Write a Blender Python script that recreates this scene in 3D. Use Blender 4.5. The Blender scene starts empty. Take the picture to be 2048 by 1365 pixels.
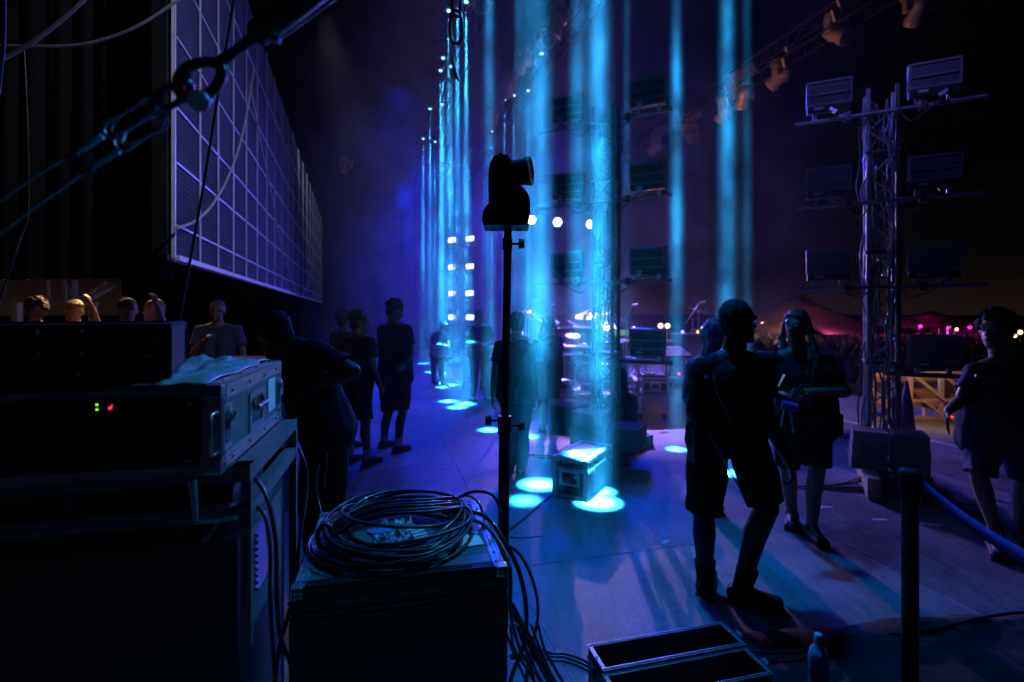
import bpy, bmesh, math, random
from math import pi, sin, cos, radians, sqrt
from mathutils import Vector, Matrix, noise, Quaternion

V = Vector
S = bpy.context.scene
COL = S.collection
F = 1024.0; CX = 1024.0; HY = 625.0; EYE = 1.7


def at(px, py, Y):
    """world point seen at a pixel of the 2048 wide photograph, Y metres in front of the camera"""
    return V(((px - CX) / F * Y, Y, EYE - (py - HY) / F * Y))


def gp(px, py):
    Y = EYE * F / (py - HY)
    return V(((px - CX) / F * Y, Y, 0))


# ------------------------------------------------------------------ camera
cd = bpy.data.cameras.new('camera'); cam = bpy.data.objects.new('camera', cd); COL.objects.link(cam)
S.camera = cam
cd.lens = 18; cd.sensor_width = 36; cd.shift_y = -57.5 / 2048
cam.location = (0, 0, EYE); cam.rotation_euler = (pi / 2, 0, 0)
cd.clip_start = 0.05; cd.clip_end = 1500
cd.dof.use_dof = True; cd.dof.focus_distance = 2.3; cd.dof.aperture_fstop = 1.8; cd.dof.aperture_blades = 6

# ------------------------------------------------------------------ world (night)
W = bpy.data.worlds.new('World'); S.world = W; W.use_nodes = True
wn = W.node_tree; bg = wn.nodes['Background']
tc = wn.nodes.new('ShaderNodeTexCoord'); sep = wn.nodes.new('ShaderNodeSeparateXYZ')
rp = wn.nodes.new('ShaderNodeValToRGB')
wn.links.new(tc.outputs['Generated'], sep.inputs[0]); wn.links.new(sep.outputs['Z'], rp.inputs[0])
rp.color_ramp.elements[0].position = 0.0; rp.color_ramp.elements[0].color = (.011, .0062, .0052, 1)
rp.color_ramp.elements[1].position = 0.22; rp.color_ramp.elements[1].color = (.0003, .0003, .0006, 1)
e = rp.color_ramp.elements.new(.07); e.color = (.0028, .0017, .002, 1)
wn.links.new(rp.outputs[0], bg.inputs[0]); bg.inputs[1].default_value = 1.0

S.view_settings.view_transform = 'Standard'; S.view_settings.look = 'None'
S.view_settings.exposure = -.2; S.view_settings.gamma = 1; S.view_settings.use_curve_mapping = False
S.cycles.volume_step_rate = 0.45
S.cycles.volume_max_steps = 160
S.cycles.max_bounces = 5; S.cycles.diffuse_bounces = 2; S.cycles.glossy_bounces = 3
S.cycles.transparent_max_bounces = 8; S.cycles.transmission_bounces = 4
S.cycles.caustics_reflective = False; S.cycles.caustics_refractive = False
S.cycles.sample_clamp_indirect = 3.0
S.cycles.use_denoising = True


def spot(name, loc, P, colr, size, tgt=None, blend=.5, r=.03):
    l = bpy.data.lights.new(name, 'SPOT'); l.energy = P; l.color = colr
    l.spot_size = radians(size); l.spot_blend = blend; l.shadow_soft_size = r
    o = bpy.data.objects.new(name, l); COL.objects.link(o); o.location = loc
    if tgt is not None:
        o.rotation_euler = (V(tgt) - V(loc)).to_track_quat('-Z', 'Y').to_euler()
    return o


def point(name, loc, P, colr, r=.05):
    l = bpy.data.lights.new(name, 'POINT'); l.energy = P; l.color = colr; l.shadow_soft_size = r
    o = bpy.data.objects.new(name, l); COL.objects.link(o); o.location = loc
    return o


# the vertical cyan beams: (x, y on the deck, strength, diameter on the deck)
RIG = 7.45
BEAMS = [(.77, 4.58, 2.0, .40), (.62, 4.80, 1.4, .28), (.83, 4.86, 1.3, .30), (.27, 5.05, 1.4, .40), (.11, 4.62, .3, .34),
         (-.33, 7.4, .55, .34), (.10, 7.22, .35, .32), (.22, 7.0, .35, .32),
         (-1.21, 9.78, .8, .40), (-.85, 9.5, 1.0, .40), (-.975, 9.16, .8, .40),
         (-1.70, 12.2, .8, .36), (-1.42, 12.0, .6, .36), (-1.56, 11.6, .8, .36),
         (-2.32, 14.5, .7, .38), (-1.95, 14.2, .6, .38), (-2.95, 17.0, .7, .4), (-2.6, 17.3, .5, .4),
         (2.04, 6.35, .9, .27), (2.28, 5.42, 1.0, .30), (2.40, 5.22, .45, .2), (1.68, 7.5, .22, .24),
         (.66, 11.4, .3, .3), (.05, 13.6, .5, .32), (.42, 13.3, .7, .34), (-.2, 13.9, .4, .3), (-.64, 16.3, .5, .34)]
BC = (.022, .40, 1.0)
for bx_, by_, bs_, bd_ in BEAMS:
    z = 14.0 if by_ < 9 else RIG - .05
    bo = spot('beam_lamp', (bx_, by_, z), 1250000 * bs_ * (z / 7.4) ** 2, BC, 2 * math.degrees(math.atan(bd_ * .62 / z)), blend=.3, r=.012)
    # soft beam profile of the lamp itself: bright core, falling off towards the rim
    bl = bo.data; bl.use_nodes = True; ln_ = bl.node_tree; em_ = ln_.nodes['Emission']
    tc_ = ln_.nodes.new('ShaderNodeTexCoord'); sp_ = ln_.nodes.new('ShaderNodeSeparateXYZ'); ln_.links.new(tc_.outputs['Normal'], sp_.inputs[0])
    def lm(op, a, b_=0.0):
        q = ln_.nodes.new('ShaderNodeMath'); q.operation = op
        for i_, v_ in enumerate((a, b_)):
            if isinstance(v_, (int, float)): q.inputs[i_].default_value = v_
            else: ln_.links.new(v_, q.inputs[i_])
        return q.outputs[0]
    r2 = lm('ADD', lm('MULTIPLY', sp_.outputs[0], sp_.outputs[0]), lm('MULTIPLY', sp_.outputs[1], sp_.outputs[1]))
    r2 = lm('DIVIDE', r2, lm('MULTIPLY', sp_.outputs[2], sp_.outputs[2]))
    ln_.links.new(lm('EXPONENT', lm('MULTIPLY', r2, -1.0 / (bd_ * .27 / z) ** 2)), em_.inputs['Strength'])
# purple key lamps far across the stage, facing the wings
KEYS = [at(1115, 445, 20), at(1181, 449, 21), at(1063, 440, 20)]
for k in KEYS:
    spot('key_lamp', k + V((0, -.35, -.05)), 1350, (.24, .145, 1), 84, tgt=(k.x * .4, 7.0, 0), blend=.7, r=.09)
spot('right_wash_lamp', (1.7, 19.5, 4.4), 5400, (.62, .36, .78), 44, tgt=(4.6, 5.5, 0), blend=.7, r=.04)
# deep blue washes from upstage
for bx_, by_, bp_ in ((-3.2, 18.5, 3000), (-4.4, 22, 3400), (-1.5, 15.5, 1700), (-2.9, 13.2, 900)):
    spot('blue_wash_lamp', (bx_, by_, 7.4), bp_, (0, .028, 1), 76, tgt=(bx_ + .9, by_ - 4.5, 0), blend=1, r=.3)
spot('blue_wash_lamp', (-.6, 21, 7), 3500, (0, .03, 1), 66, tgt=(1.0, 10, 0), blend=.8, r=.3)
spot('blue_wash_lamp', (3.2, 16, 6.5), 3200, (0, .035, 1), 100, tgt=(2.2, 9, 1), blend=.8, r=.3)
# cyan blue wash on the near deck
spot('cyan_wash_lamp', (.5, 4.3, 6.9), 1500, (0, .24, 1), 46, tgt=(.75, 2.9, 0), blend=1, r=.15)
spot('wing_fill_spot', (2.4, 3.6, 5.6), 1150, (.06, .46, 1), 36, tgt=(-.6, .9, 1.5), blend=.5, r=.08)  # added spot without a fixture, brightens the case side and the rigging
spot('wall_fill_spot', (2.6, 1.2, 5.8), 820, (.7, .72, 1), 44, tgt=(-3.1, 5.2, 3.0), blend=1, r=.08)  # added to pick out the near part of the gridded wall
spot('wall_fill_spot', (-3.45, 9.5, 7.3), 650, (.7, .7, 1), 46, tgt=(-7.3, 22, 3.3), blend=1, r=.1)  # second added spot, lifts the far part of the wall
spot('tower_fill_spot', (.6, 1.4, 6.8), 800, (.2, .16, 1), 30, tgt=(3.75, 5.1, 4.35), blend=1, r=.08)  # spot added to tint the upper panels of the right tower
spot('riser_fill_spot', (2.4, 14.5, 6.6), 15000, (.42, .26, 1), 24, tgt=(2.2, 9.1, .5), blend=.8, r=.08)  # added violet spot, lifts the dull gear on the riser
point('warm_smoke_lamp', (2.2, 12.0, 6.6), 60, (1, .48, .26), .3)
# warm work lights
spot('warm_lamp', (3.4, 12.5, 4.2), 270, (1, .5, .22), 140, tgt=(4.5, 12, 7.5), blend=.9, r=.2)
spot('warm_lamp', (-5.0, 7.0, 2.9), 520, (1, .6, .3), 95, tgt=(-5.0, 5.7, 1.6), blend=.9, r=.12)


# ------------------------------------------------------------------ materials
MATS = {}


def mat(name, c, rough=.5, metal=0, var=.25, ns=8.0, bump=0.0, bs=40, em=None, es=0, coat=0, trans=0, alpha=1, ior=1.45, stretch=None, sheen=0):
    m = bpy.data.materials.new(name); m.use_nodes = True
    nt = m.node_tree; p = nt.nodes['Principled BSDF']
    tcn = nt.nodes.new('ShaderNodeTexCoord'); n = nt.nodes.new('ShaderNodeTexNoise')
    n.inputs['Scale'].default_value = ns; n.inputs['Detail'].default_value = 6; n.inputs['Roughness'].default_value = .65
    vec = tcn.outputs['Object']
    if stretch:
        mp = nt.nodes.new('ShaderNodeMapping'); mp.inputs['Scale'].default_value = stretch
        nt.links.new(vec, mp.inputs[0]); vec = mp.outputs[0]
    nt.links.new(vec, n.inputs['Vector'])
    r = nt.nodes.new('ShaderNodeValToRGB')
    r.color_ramp.elements[0].position = .3; r.color_ramp.elements[1].position = .7
    r.color_ramp.elements[0].color = (*[x * (1 - var) for x in c], 1)
    r.color_ramp.elements[1].color = (*[min(1, x * (1 + var)) for x in c], 1)
    nt.links.new(n.outputs[0], r.inputs[0]); nt.links.new(r.outputs[0], p.inputs['Base Color'])
    mr = nt.nodes.new('ShaderNodeMapRange'); mr.inputs['To Min'].default_value = max(.03, rough - .12); mr.inputs['To Max'].default_value = min(1, rough + .12)
    nt.links.new(n.outputs[0], mr.inputs[0]); nt.links.new(mr.outputs[0], p.inputs['Roughness'])
    p.inputs['Metallic'].default_value = metal
    p.inputs['IOR'].default_value = ior
    if coat: p.inputs['Coat Weight'].default_value = coat
    if trans: p.inputs['Transmission Weight'].default_value = trans
    if sheen: p.inputs['Sheen Weight'].default_value = sheen
    if alpha < 1: p.inputs['Alpha'].default_value = alpha
    if bump:
        n2 = nt.nodes.new('ShaderNodeTexNoise'); n2.inputs['Scale'].default_value = bs; n2.inputs['Detail'].default_value = 4
        nt.links.new(vec, n2.inputs['Vector'])
        b = nt.nodes.new('ShaderNodeBump'); b.inputs['Strength'].default_value = bump; b.inputs['Distance'].default_value = .01
        nt.links.new(n2.outputs[0], b.inputs['Height']); nt.links.new(b.outputs[0], p.inputs['Normal'])
    if em:
        p.inputs['Emission Color'].default_value = (*em, 1); p.inputs['Emission Strength'].default_value = es
    MATS[name] = m
    return m


mat('case_black', (.009, .009, .010), .42, bump=.15, bs=120)
mat('case_lam', (.05, .10, .10), .38, var=.3, ns=14, bump=.2, bs=90)
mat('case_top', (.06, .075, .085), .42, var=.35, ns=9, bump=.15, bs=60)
mat('alu', (.55, .56, .58), .33, .9, var=.2, ns=20, bump=.05)
mat('alu_brightened', (.75, .77, .78), .5, .35, var=.15, ns=20, bump=.05)  # aluminium paled in colour to stand in for missing bounce light
mat('alu_dull', (.34, .35, .37), .45, .8, var=.3, ns=16, bump=.1)
mat('steel', (.42, .42, .43), .3, .95, var=.25, ns=30, bump=.1)
mat('steel_dark', (.05, .05, .055), .35, .7, var=.3, ns=30, bump=.1)
mat('frame_grey', (.13, .14, .155), .42, .4, var=.3, ns=12, bump=.15)
mat('black_paint', (.012, .012, .013), .4, 0, bump=.1)
mat('black_matte', (.010, .010, .011), .7, 0, bump=.1)
mat('panel_back', (.07, .07, .085), .4, .3, bump=.1)
mat('rubber', (.013, .013, .014), .34, 0, coat=.2)
mat('cloth_black', (.008, .008, .010), .95, bump=.5, bs=160, sheen=.0)
mat('cloth_grey', (.035, .035, .045), .75, bump=.5, bs=160)
mat('cloth_navy', (.012, .016, .05), .8, bump=.4, bs=160)
mat('satin_blue', (.02, .03, .12), .35, bump=.2, bs=90)
mat('cloth_tan', (.30, .22, .12), .9, bump=.3)
mat('cloth_red', (.28, .05, .04), .9, bump=.3)
mat('cloth_white', (.5, .5, .5), .9, bump=.3)
mat('skin_light', (.42, .25, .18), .5, var=.1, bump=.15, bs=90)
mat('skin_tan', (.27, .15, .1), .5, var=.1, bump=.15, bs=90)
mat('skin_dark', (.06, .034, .025), .5, var=.1, bump=.15, bs=90)
mat('hair_black', (.010, .009, .009), .75, bump=.6, bs=120)
mat('hair_brown', (.05, .03, .018), .5, bump=.6, bs=120)
mat('hair_blond', (.35, .22, .1), .5, bump=.6, bs=120)
mat('film', (.27, .30, .36), .32, trans=.25, bump=.3, bs=30)
mat('clear', (.4, .55, .75), .18, trans=.35, var=.1, bump=.5, bs=60)
mat('paper', (.55, .56, .6), .8, var=.15, ns=60)
mat('card', (.42, .22, .09), .9)
mat('wood', (.34, .2, .09), .7, var=.35, ns=5, stretch=(1, 8, 8), bump=.3)
mat('wood_pale', (.42, .31, .2), .7, var=.3, ns=5, stretch=(1, 8, 8), bump=.3)
mat('concrete', (.09, .095, .10), .85, var=.3, ns=6, bump=.5, bs=50)
mat('belt_blue', (.015, .04, .26), .6, var=.15, ns=60, bump=.4, bs=300)
mat('tape_cyan', (.12, .78, .85), .4, var=.15)
mat('tape_blue', (.05, .10, .45), .45)
mat('tape_white', (.62, .62, .64), .6, var=.25, ns=10)
mat('tape_red', (.35, .06, .06), .6)
mat('rope_light', (.42, .38, .34), .7, bump=.5, bs=300)
mat('screen_panel', (.05, .048, .075), .85, var=.25, ns=2)
mat('screen_rail', (.62, .62, .64), .45, .2, var=.15)
mat('drape', (.005, .005, .006), .95, bump=.4, bs=60)
mat('cymbal', (.6, .5, .25), .25, .95)
mat('shell_white', (.6, .6, .65), .3, coat=.5)
mat('orange', (.7, .22, .03), .4)
mat('red_plastic', (.5, .03, .03), .4)
mat('yellow_plastic', (.5, .55, .08), .5)
mat('cone_purple', (.09, .06, .2), .5)
mat('warm_metal', (.42, .28, .16), .42, .45, var=.3)
mat('tent_cloth', (.12, .07, .08), .8)
mat('field', (.02, .02, .014), .95, bump=.6)
mat('lens_glass', (.04, .05, .06), .05, 0, coat=1, var=.05)
mat('reflect_tape', (.6, .65, .75), .35, .3)
mat('em_cyan', (.1, .1, .1), em=(.25, .75, 1), es=6)
mat('em_white', (.1, .1, .1), em=(1, .88, 1), es=16)
mat('em_blinder', (.1, .1, .1), em=(.72, .62, 1), es=4.5)
mat('em_red', (.1, .1, .1), em=(1, .03, .08), es=3)
mat('em_green', (.1, .1, .1), em=(.35, 1, .08), es=1.5)
mat('em_sign_green', (.1, .1, .1), em=(.02, .7, .1), es=.6)
mat('em_sign_face', (.1, .1, .1), em=(.32, .28, .24), es=.8)
mat('em_warm', (.1, .1, .1), em=(1, .62, .25), es=7)
mat('em_magenta', (.1, .1, .1), em=(1, .02, .55), es=3)
mat('em_violet', (.1, .1, .1), em=(.5, .35, 1), es=3)

# LED screen: fine louvres as relief
m = MATS['screen_panel']; nt = m.node_tree; p = nt.nodes['Principled BSDF']; p.inputs['Specular IOR Level'].default_value = .08
tcn = nt.nodes.new('ShaderNodeTexCoord'); wv = nt.nodes.new('ShaderNodeTexWave'); wv.bands_direction = 'Z'
wv.inputs['Scale'].default_value = 7.5; wv.inputs['Distortion'].default_value = 0
nt.links.new(tcn.outputs['Object'], wv.inputs['Vector'])
b = nt.nodes.new('ShaderNodeBump'); b.inputs['Strength'].default_value = .35; b.inputs['Distance'].default_value = .012
nt.links.new(wv.outputs['Fac'], b.inputs['Height']); nt.links.new(b.outputs[0], p.inputs['Normal'])

# deck: painted plywood, scuffed, dusty, slightly sheeny
m = bpy.data.materials.new('deck'); m.use_nodes = True; nt = m.node_tree; p = nt.nodes['Principled BSDF']
MATS['deck'] = m
geo = nt.nodes.new('ShaderNodeNewGeometry'); oi = nt.nodes.new('ShaderNodeObjectInfo')
n1 = nt.nodes.new('ShaderNodeTexNoise'); n1.inputs['Scale'].default_value = .9; n1.inputs['Detail'].default_value = 8; n1.inputs['Roughness'].default_value = .7
n2 = nt.nodes.new('ShaderNodeTexNoise'); n2.inputs['Scale'].default_value = 26; n2.inputs['Detail'].default_value = 5
mp = nt.nodes.new('ShaderNodeMapping'); mp.inputs['Rotation'].default_value = (0, 0, radians(-15)); mp.inputs['Scale'].default_value = (6, .6, 1)
n3 = nt.nodes.new('ShaderNodeTexNoise'); n3.inputs['Scale'].default_value = 2.2; n3.inputs['Detail'].default_value = 7; n3.inputs['Roughness'].default_value = .75
nt.links.new(geo.outputs['Position'], n1.inputs['Vector']); nt.links.new(geo.outputs['Position'], n2.inputs['Vector'])
nt.links.new(geo.outputs['Position'], mp.inputs[0]); nt.links.new(mp.outputs[0], n3.inputs['Vector'])
def mth(op, a, b_, nt=nt):
    q = nt.nodes.new('ShaderNodeMath'); q.operation = op
    for i, s in enumerate((a, b_)):
        if isinstance(s, (int, float)): q.inputs[i].default_value = s
        else: nt.links.new(s, q.inputs[i])
    return q.outputs[0]
s = mth('ADD', mth('MULTIPLY', n1.outputs[0], .7), mth('MULTIPLY', n3.outputs[0], .5))
s = mth('ADD', s, mth('MULTIPLY', n2.outputs[0], .25))
s = mth('ADD', s, mth('MULTIPLY', oi.outputs['Random'], .12))
r = nt.nodes.new('ShaderNodeValToRGB'); r.color_ramp.elements[0].position = .56; r.color_ramp.elements[1].position = .98
r.color_ramp.elements[0].color = (.028, .031, .033, 1); r.color_ramp.elements[1].color = (.29, .31, .31, 1)
nt.links.new(s, r.inputs[0]); nt.links.new(r.outputs[0], p.inputs['Base Color'])
mr = nt.nodes.new('ShaderNodeMapRange'); mr.inputs['From Min'].default_value = .4; mr.inputs['From Max'].default_value = 1.1
mr.inputs['To Min'].default_value = .30; mr.inputs['To Max'].default_value = .72
nt.links.new(s, mr.inputs[0]); nt.links.new(mr.outputs[0], p.inputs['Roughness'])
b = nt.nodes.new('ShaderNodeBump'); b.inputs['Strength'].default_value = .5; b.inputs['Distance'].default_value = .012
nt.links.new(s, b.inputs['Height']); nt.links.new(b.outputs[0], p.inputs['Normal'])


# ------------------------------------------------------------------ mesh helpers
def frame_of(d):
    d = V(d).normalized()
    a = V((0, 0, 1)) if abs(d.z) < .9 else V((1, 0, 0))
    u = d.cross(a).normalized(); w = u.cross(d).normalized()
    return u, w, d


class MB:
    def __init__(s): s.v = []; s.f = []; s.sm = []

    def add(s, vs, fs, smooth=False):
        o = len(s.v); s.v += [V(x) for x in vs]; s.f += [tuple(o + i for i in f) for f in fs]; s.sm += [smooth] * len(fs)
        return s

    def box(s, c, sz, rot=None):
        c = V(c); hx, hy, hz = sz[0] / 2, sz[1] / 2, sz[2] / 2
        P = [V((x, y, z)) for z in (-hz, hz) for y in (-hy, hy) for x in (-hx, hx)]
        if rot is not None: P = [rot @ q for q in P]
        return s.add([q + c for q in P], [(0, 2, 3, 1), (4, 5, 7, 6), (0, 1, 5, 4), (2, 6, 7, 3), (0, 4, 6, 2), (1, 3, 7, 5)])

    def bb(s, x0, x1, y0, y1, z0, z1):
        return s.box(((x0 + x1) / 2, (y0 + y1) / 2, (z0 + z1) / 2), (abs(x1 - x0), abs(y1 - y0), abs(z1 - z0)))

    def bar(s, a, b, w, h=None):
        a, b = V(a), V(b); u, t, d = frame_of(b - a); h = h or w
        P = [q + u * (i * w / 2) + t * (j * h / 2) for q in (a, b) for i, j in ((-1, -1), (1, -1), (1, 1), (-1, 1))]
        return s.add(P, [(3, 2, 1, 0), (4, 5, 6, 7), (0, 1, 5, 4), (1, 2, 6, 5), (2, 3, 7, 6), (3, 0, 4, 7)])

    def cyl(s, a, b, r0, r1=None, n=12, cap=True):
        a, b = V(a), V(b); u, t, d = frame_of(b - a); r1 = r0 if r1 is None else r1
        P = []
        for q, r in ((a, r0), (b, r1)):
            P += [q + (u * cos(2 * pi * k / n) + t * sin(2 * pi * k / n)) * r for k in range(n)]
        s.add(P, [(k, (k + 1) % n, n + (k + 1) % n, n + k) for k in range(n)], True)
        if cap:
            s.add(P, [tuple(range(n - 1, -1, -1)), tuple(range(n, 2 * n))])
        return s

    def lathe(s, prof, c=(0, 0, 0), axis=(0, 0, 1), n=20):
        u, t, d = frame_of(axis); c = V(c); P = []
        for r, h in prof:
            P += [c + d * h + (u * cos(2 * pi * k / n) + t * sin(2 * pi * k / n)) * r for k in range(n)]
        m = len(prof)
        fs = [(i * n + k, i * n + (k + 1) % n, (i + 1) * n + (k + 1) % n, (i + 1) * n + k) for i in range(m - 1) for k in range(n)]
        s.add(P, fs, True)
        return s.add(P, [tuple(range(n - 1, -1, -1)), tuple(range((m - 1) * n, m * n))])

    def ell(s, c, r, n=12, m=8, rot=None):
        c = V(c)
        if isinstance(r, (int, float)): r = (r, r, r)
        P = [V((0, 0, -r[2]))]
        for i in range(1, m):
            ph = -pi / 2 + pi * i / m
            P += [V((cos(ph) * cos(2 * pi * k / n) * r[0], cos(ph) * sin(2 * pi * k / n) * r[1], sin(ph) * r[2])) for k in range(n)]
        P.append(V((0, 0, r[2])))
        if rot is not None: P = [rot @ q for q in P]
        fs = [(0, 1 + (k + 1) % n, 1 + k) for k in range(n)]
        for i in range(m - 2):
            fs += [(1 + i * n + k, 1 + i * n + (k + 1) % n, 1 + (i + 1) * n + (k + 1) % n, 1 + (i + 1) * n + k) for k in range(n)]
        L = len(P) - 1; o = 1 + (m - 2) * n
        fs += [(L, o + k, o + (k + 1) % n) for k in range(n)]
        return s.add([q + c for q in P], fs, True)

    def caps(s, a, b, r0, r1=None, n=12):
        r1 = r0 if r1 is None else r1
        a, b = V(a), V(b); L = (b - a).length
        if L < 1e-5: return s.ell(a, r0, n)
        prof = []
        for i in range(0, 5): prof.append((max(1e-4, r0 * sin(pi / 2 * i / 4)), -r0 * cos(pi / 2 * i / 4)))
        for i in range(0, 5): prof.append((max(1e-4, r1 * cos(pi / 2 * i / 4)), L + r1 * sin(pi / 2 * i / 4)))
        return s.lathe(prof, a, b - a, n)

    def tube(s, pts, r, n=8, closed=False):
        pts = [V(q) for q in pts]; m = len(pts); P = []; prev = None
        for i, q in enumerate(pts):
            if closed: d = pts[(i + 1) % m] - pts[i - 1]
            else: d = pts[min(i + 1, m - 1)] - pts[max(i - 1, 0)]
            d.normalize()
            if prev is None: u = frame_of(d)[0]
            else:
                u = prev - d * prev.dot(d)
                u = u.normalized() if u.length > 1e-6 else frame_of(d)[0]
            prev = u; t = d.cross(u)
            rr = r[i] if isinstance(r, (list, tuple)) else r
            P += [q + (u * cos(2 * pi * k / n) + t * sin(2 * pi * k / n)) * rr for k in range(n)]
        rng = m if closed else m - 1
        s.add(P, [(i * n + k, i * n + (k + 1) % n, ((i + 1) % m) * n + (k + 1) % n, ((i + 1) % m) * n + k) for i in range(rng) for k in range(n)], True)
        if not closed: s.add(P, [tuple(range(n - 1, -1, -1)), tuple(range((m - 1) * n, m * n))])
        return s

    def mesh(s, name):
        me = bpy.data.meshes.new(name); me.from_pydata([tuple(q) for q in s.v], [], s.f)
        me.polygons.foreach_set('use_smooth', s.sm); me.update()
        return me

    def build(s, name, m, parent=None, bevel=0, loc=None, rz=0):
        me = s.mesh(name); me.materials.append(MATS[m] if isinstance(m, str) else m)
        if bevel:
            bm = bmesh.new(); bm.from_mesh(me); bmesh.ops.remove_doubles(bm, verts=bm.verts, dist=1e-6)
            es = [e for e in bm.edges if len(e.link_faces) == 2 and e.calc_face_angle(0) > .6]
            bmesh.ops.bevel(bm, geom=es, offset=bevel, segments=2, affect='EDGES', profile=.7)
            bm.to_mesh(me); bm.free()
        o = bpy.data.objects.new(name, me); COL.objects.link(o)
        if parent: o.parent = parent
        if loc is not None: o.location = loc
        if rz: o.rotation_euler = (0, 0, rz)
        return o


def thing(name, label, cat, loc=(0, 0, 0), rz=0, group=None):
    o = bpy.data.objects.new(name, None); COL.objects.link(o); o.empty_display_size = .1
    o.location = loc; o.rotation_euler = (0, 0, rz); o['label'] = label; o['category'] = cat
    if group: o['group'] = group
    return o


def tag(o, label, cat, group=None):
    o['label'] = label; o['category'] = cat
    if group: o['group'] = group
    return o


def struct(o): o['kind'] = 'structure'; return o
def stuff(o): o['kind'] = 'stuff'; return o


def dup(root, label, loc, rz=0, group=None):
    r_ = root.copy(); COL.objects.link(r_); r_.location = loc; r_.rotation_euler = (0, 0, rz)
    r_['label'] = label
    if group: r_['group'] = group
    for ch in list(root.children):
        c = ch.copy(); COL.objects.link(c); c.parent = r_
        for g in list(ch.children):
            d = g.copy(); COL.objects.link(d); d.parent = c
    return r_


def share(proto, parent, loc, rot=None):
    c = proto.copy(); COL.objects.link(c); c.parent = parent; c.location = loc
    if rot is not None: c.rotation_euler = rot
    return c


def curve_pts(ctrl, n=8):
    """Catmull-Rom through control points"""
    c = [V(q) for q in ctrl]; c = [c[0] * 2 - c[1]] + c + [c[-1] * 2 - c[-2]]; out = []
    for i in range(1, len(c) - 2):
        for k in range(n):
            t = k / n; a, b_, d, e_ = c[i - 1], c[i], c[i + 1], c[i + 2]
            out.append(.5 * ((2 * b_) + (d - a) * t + (2 * a - 5 * b_ + 4 * d - e_) * t * t + (3 * b_ - a - 3 * d + e_) * t ** 3))
    out.append(c[-2]); return out


rnd = random.Random(7)
SR = radians(15.1)                       # the stage's own direction
SU = V((-sin(SR), cos(SR), 0)); SV = V((cos(SR), sin(SR), 0))


def st(v, u, z=0): return SV * v + SU * u + V((0, 0, z))


# ------------------------------------------------------------------ setting
sf = bpy.data.objects.new('stage_floor', None); COL.objects.link(sf); struct(sf); sf.rotation_euler = (0, 0, SR)
sub = MB().bb(-12, 9.6, -4, 30, -.30, -.045).build('floor_slab', 'black_matte', sf)
pm = None; k = 0
for iv in range(11):
    for iu in range(12):
        v0 = -4.0 + iv * 1.22; u0 = -1.6 + iu * 2.44
        if pm is None:
            pm = MB().box((0, 0, -.02), (1.2175, 2.4375, .04)).build('deck_panel', 'deck', sf, bevel=.001); o = pm
        else:
            o = share(pm, sf, (0, 0, 0))
        o.location = (v0 + .61, u0 + 1.22, rnd.uniform(-.0008, .0008))
MB().bb(-12, -4.01, -4, 30, -.04, 0).build('deck_strip', 'deck', sf)
MB().bb(9.45, 9.6, -4, 30, -.04, .0).build('deck_edge', 'black_paint', sf)
g = MB().box((0, 300, -1.55), (900, 900, .1)).build('ground', 'field'); struct(g)
t_ = MB().bb(7.08, 7.14, 3, 20, 0.002, .006).build('floor_tape', 'tape_white', rz=SR)
tag(t_, 'long white tape line along the right side of the stage deck', 'tape')

# stage smoke, lit only by the lamps
sm = MB().box((-1.9, 13.9, 3.76), (15, 21.4, 7.5)).build('stage_smoke', 'deck'); stuff(sm)
sm['label'] = 'drifting stage smoke lit by the cyan and purple beams'
m = bpy.data.materials.new('smoke'); m.use_nodes = True; nt = m.node_tree; nt.nodes.clear()
out = nt.nodes.new('ShaderNodeOutputMaterial'); vp = nt.nodes.new('ShaderNodeVolumePrincipled'); nt.links.new(vp.outputs[0], out.inputs['Volume'])
vp.inputs['Color'].default_value = (.93, .93, .93, 1)
geo = nt.nodes.new('ShaderNodeNewGeometry')
n1 = nt.nodes.new('ShaderNodeTexNoise'); n1.inputs['Scale'].default_value = .75; n1.inputs['Detail'].default_value = 5; n1.inputs['Roughness'].default_value = .62
n1.inputs['Distortion'].default_value = .5
nt.links.new(geo.outputs['Position'], n1.inputs['Vector'])
mr = nt.nodes.new('ShaderNodeMapRange'); mr.inputs['From Min'].default_value = .42; mr.inputs['From Max'].default_value = .68
mr.inputs['To Min'].default_value = .008; mr.inputs['To Max'].default_value = .085
nt.links.new(n1.outputs[0], mr.inputs[0])
sx = nt.nodes.new('ShaderNodeSeparateXYZ'); nt.links.new(geo.outputs['Position'], sx.inputs[0])
def ramp(sock, a, b_, nt=nt):
    q = nt.nodes.new('ShaderNodeMapRange'); q.inputs['From Min'].default_value = a; q.inputs['From Max'].default_value = b_
    q.interpolation_type = 'SMOOTHSTEP'; nt.links.new(sock, q.inputs[0]); return q.outputs[0]
fall = mth('MULTIPLY', ramp(sx.outputs['Y'], 3.3, 5.8, nt), ramp(sx.outputs['Y'], 24.4, 21, nt), nt)
vcoord = mth('ADD', mth('MULTIPLY', sx.outputs['X'], .965, nt), mth('MULTIPLY', sx.outputs['Y'], .26, nt), nt)
fall = mth('MULTIPLY', fall, ramp(vcoord, 5.2, 3.7, nt), nt)
fall = mth('MULTIPLY', fall, ramp(vcoord, -1.5, .9, nt), nt)
zf = mth('ADD', mth('MULTIPLY', ramp(sx.outputs['Z'], 7.4, 3.5, nt), .5, nt), .5, nt)
fall = mth('MULTIPLY', fall, zf, nt)
fall = mth('MULTIPLY', fall, ramp(sx.outputs['X'], 5.6, 3.4, nt), nt)
n4 = nt.nodes.new('ShaderNodeTexNoise'); n4.inputs['Scale'].default_value = 3.2; n4.inputs['Detail'].default_value = 3; n4.inputs['Distortion'].default_value = .8
nt.links.new(geo.outputs['Position'], n4.inputs['Vector'])
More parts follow.
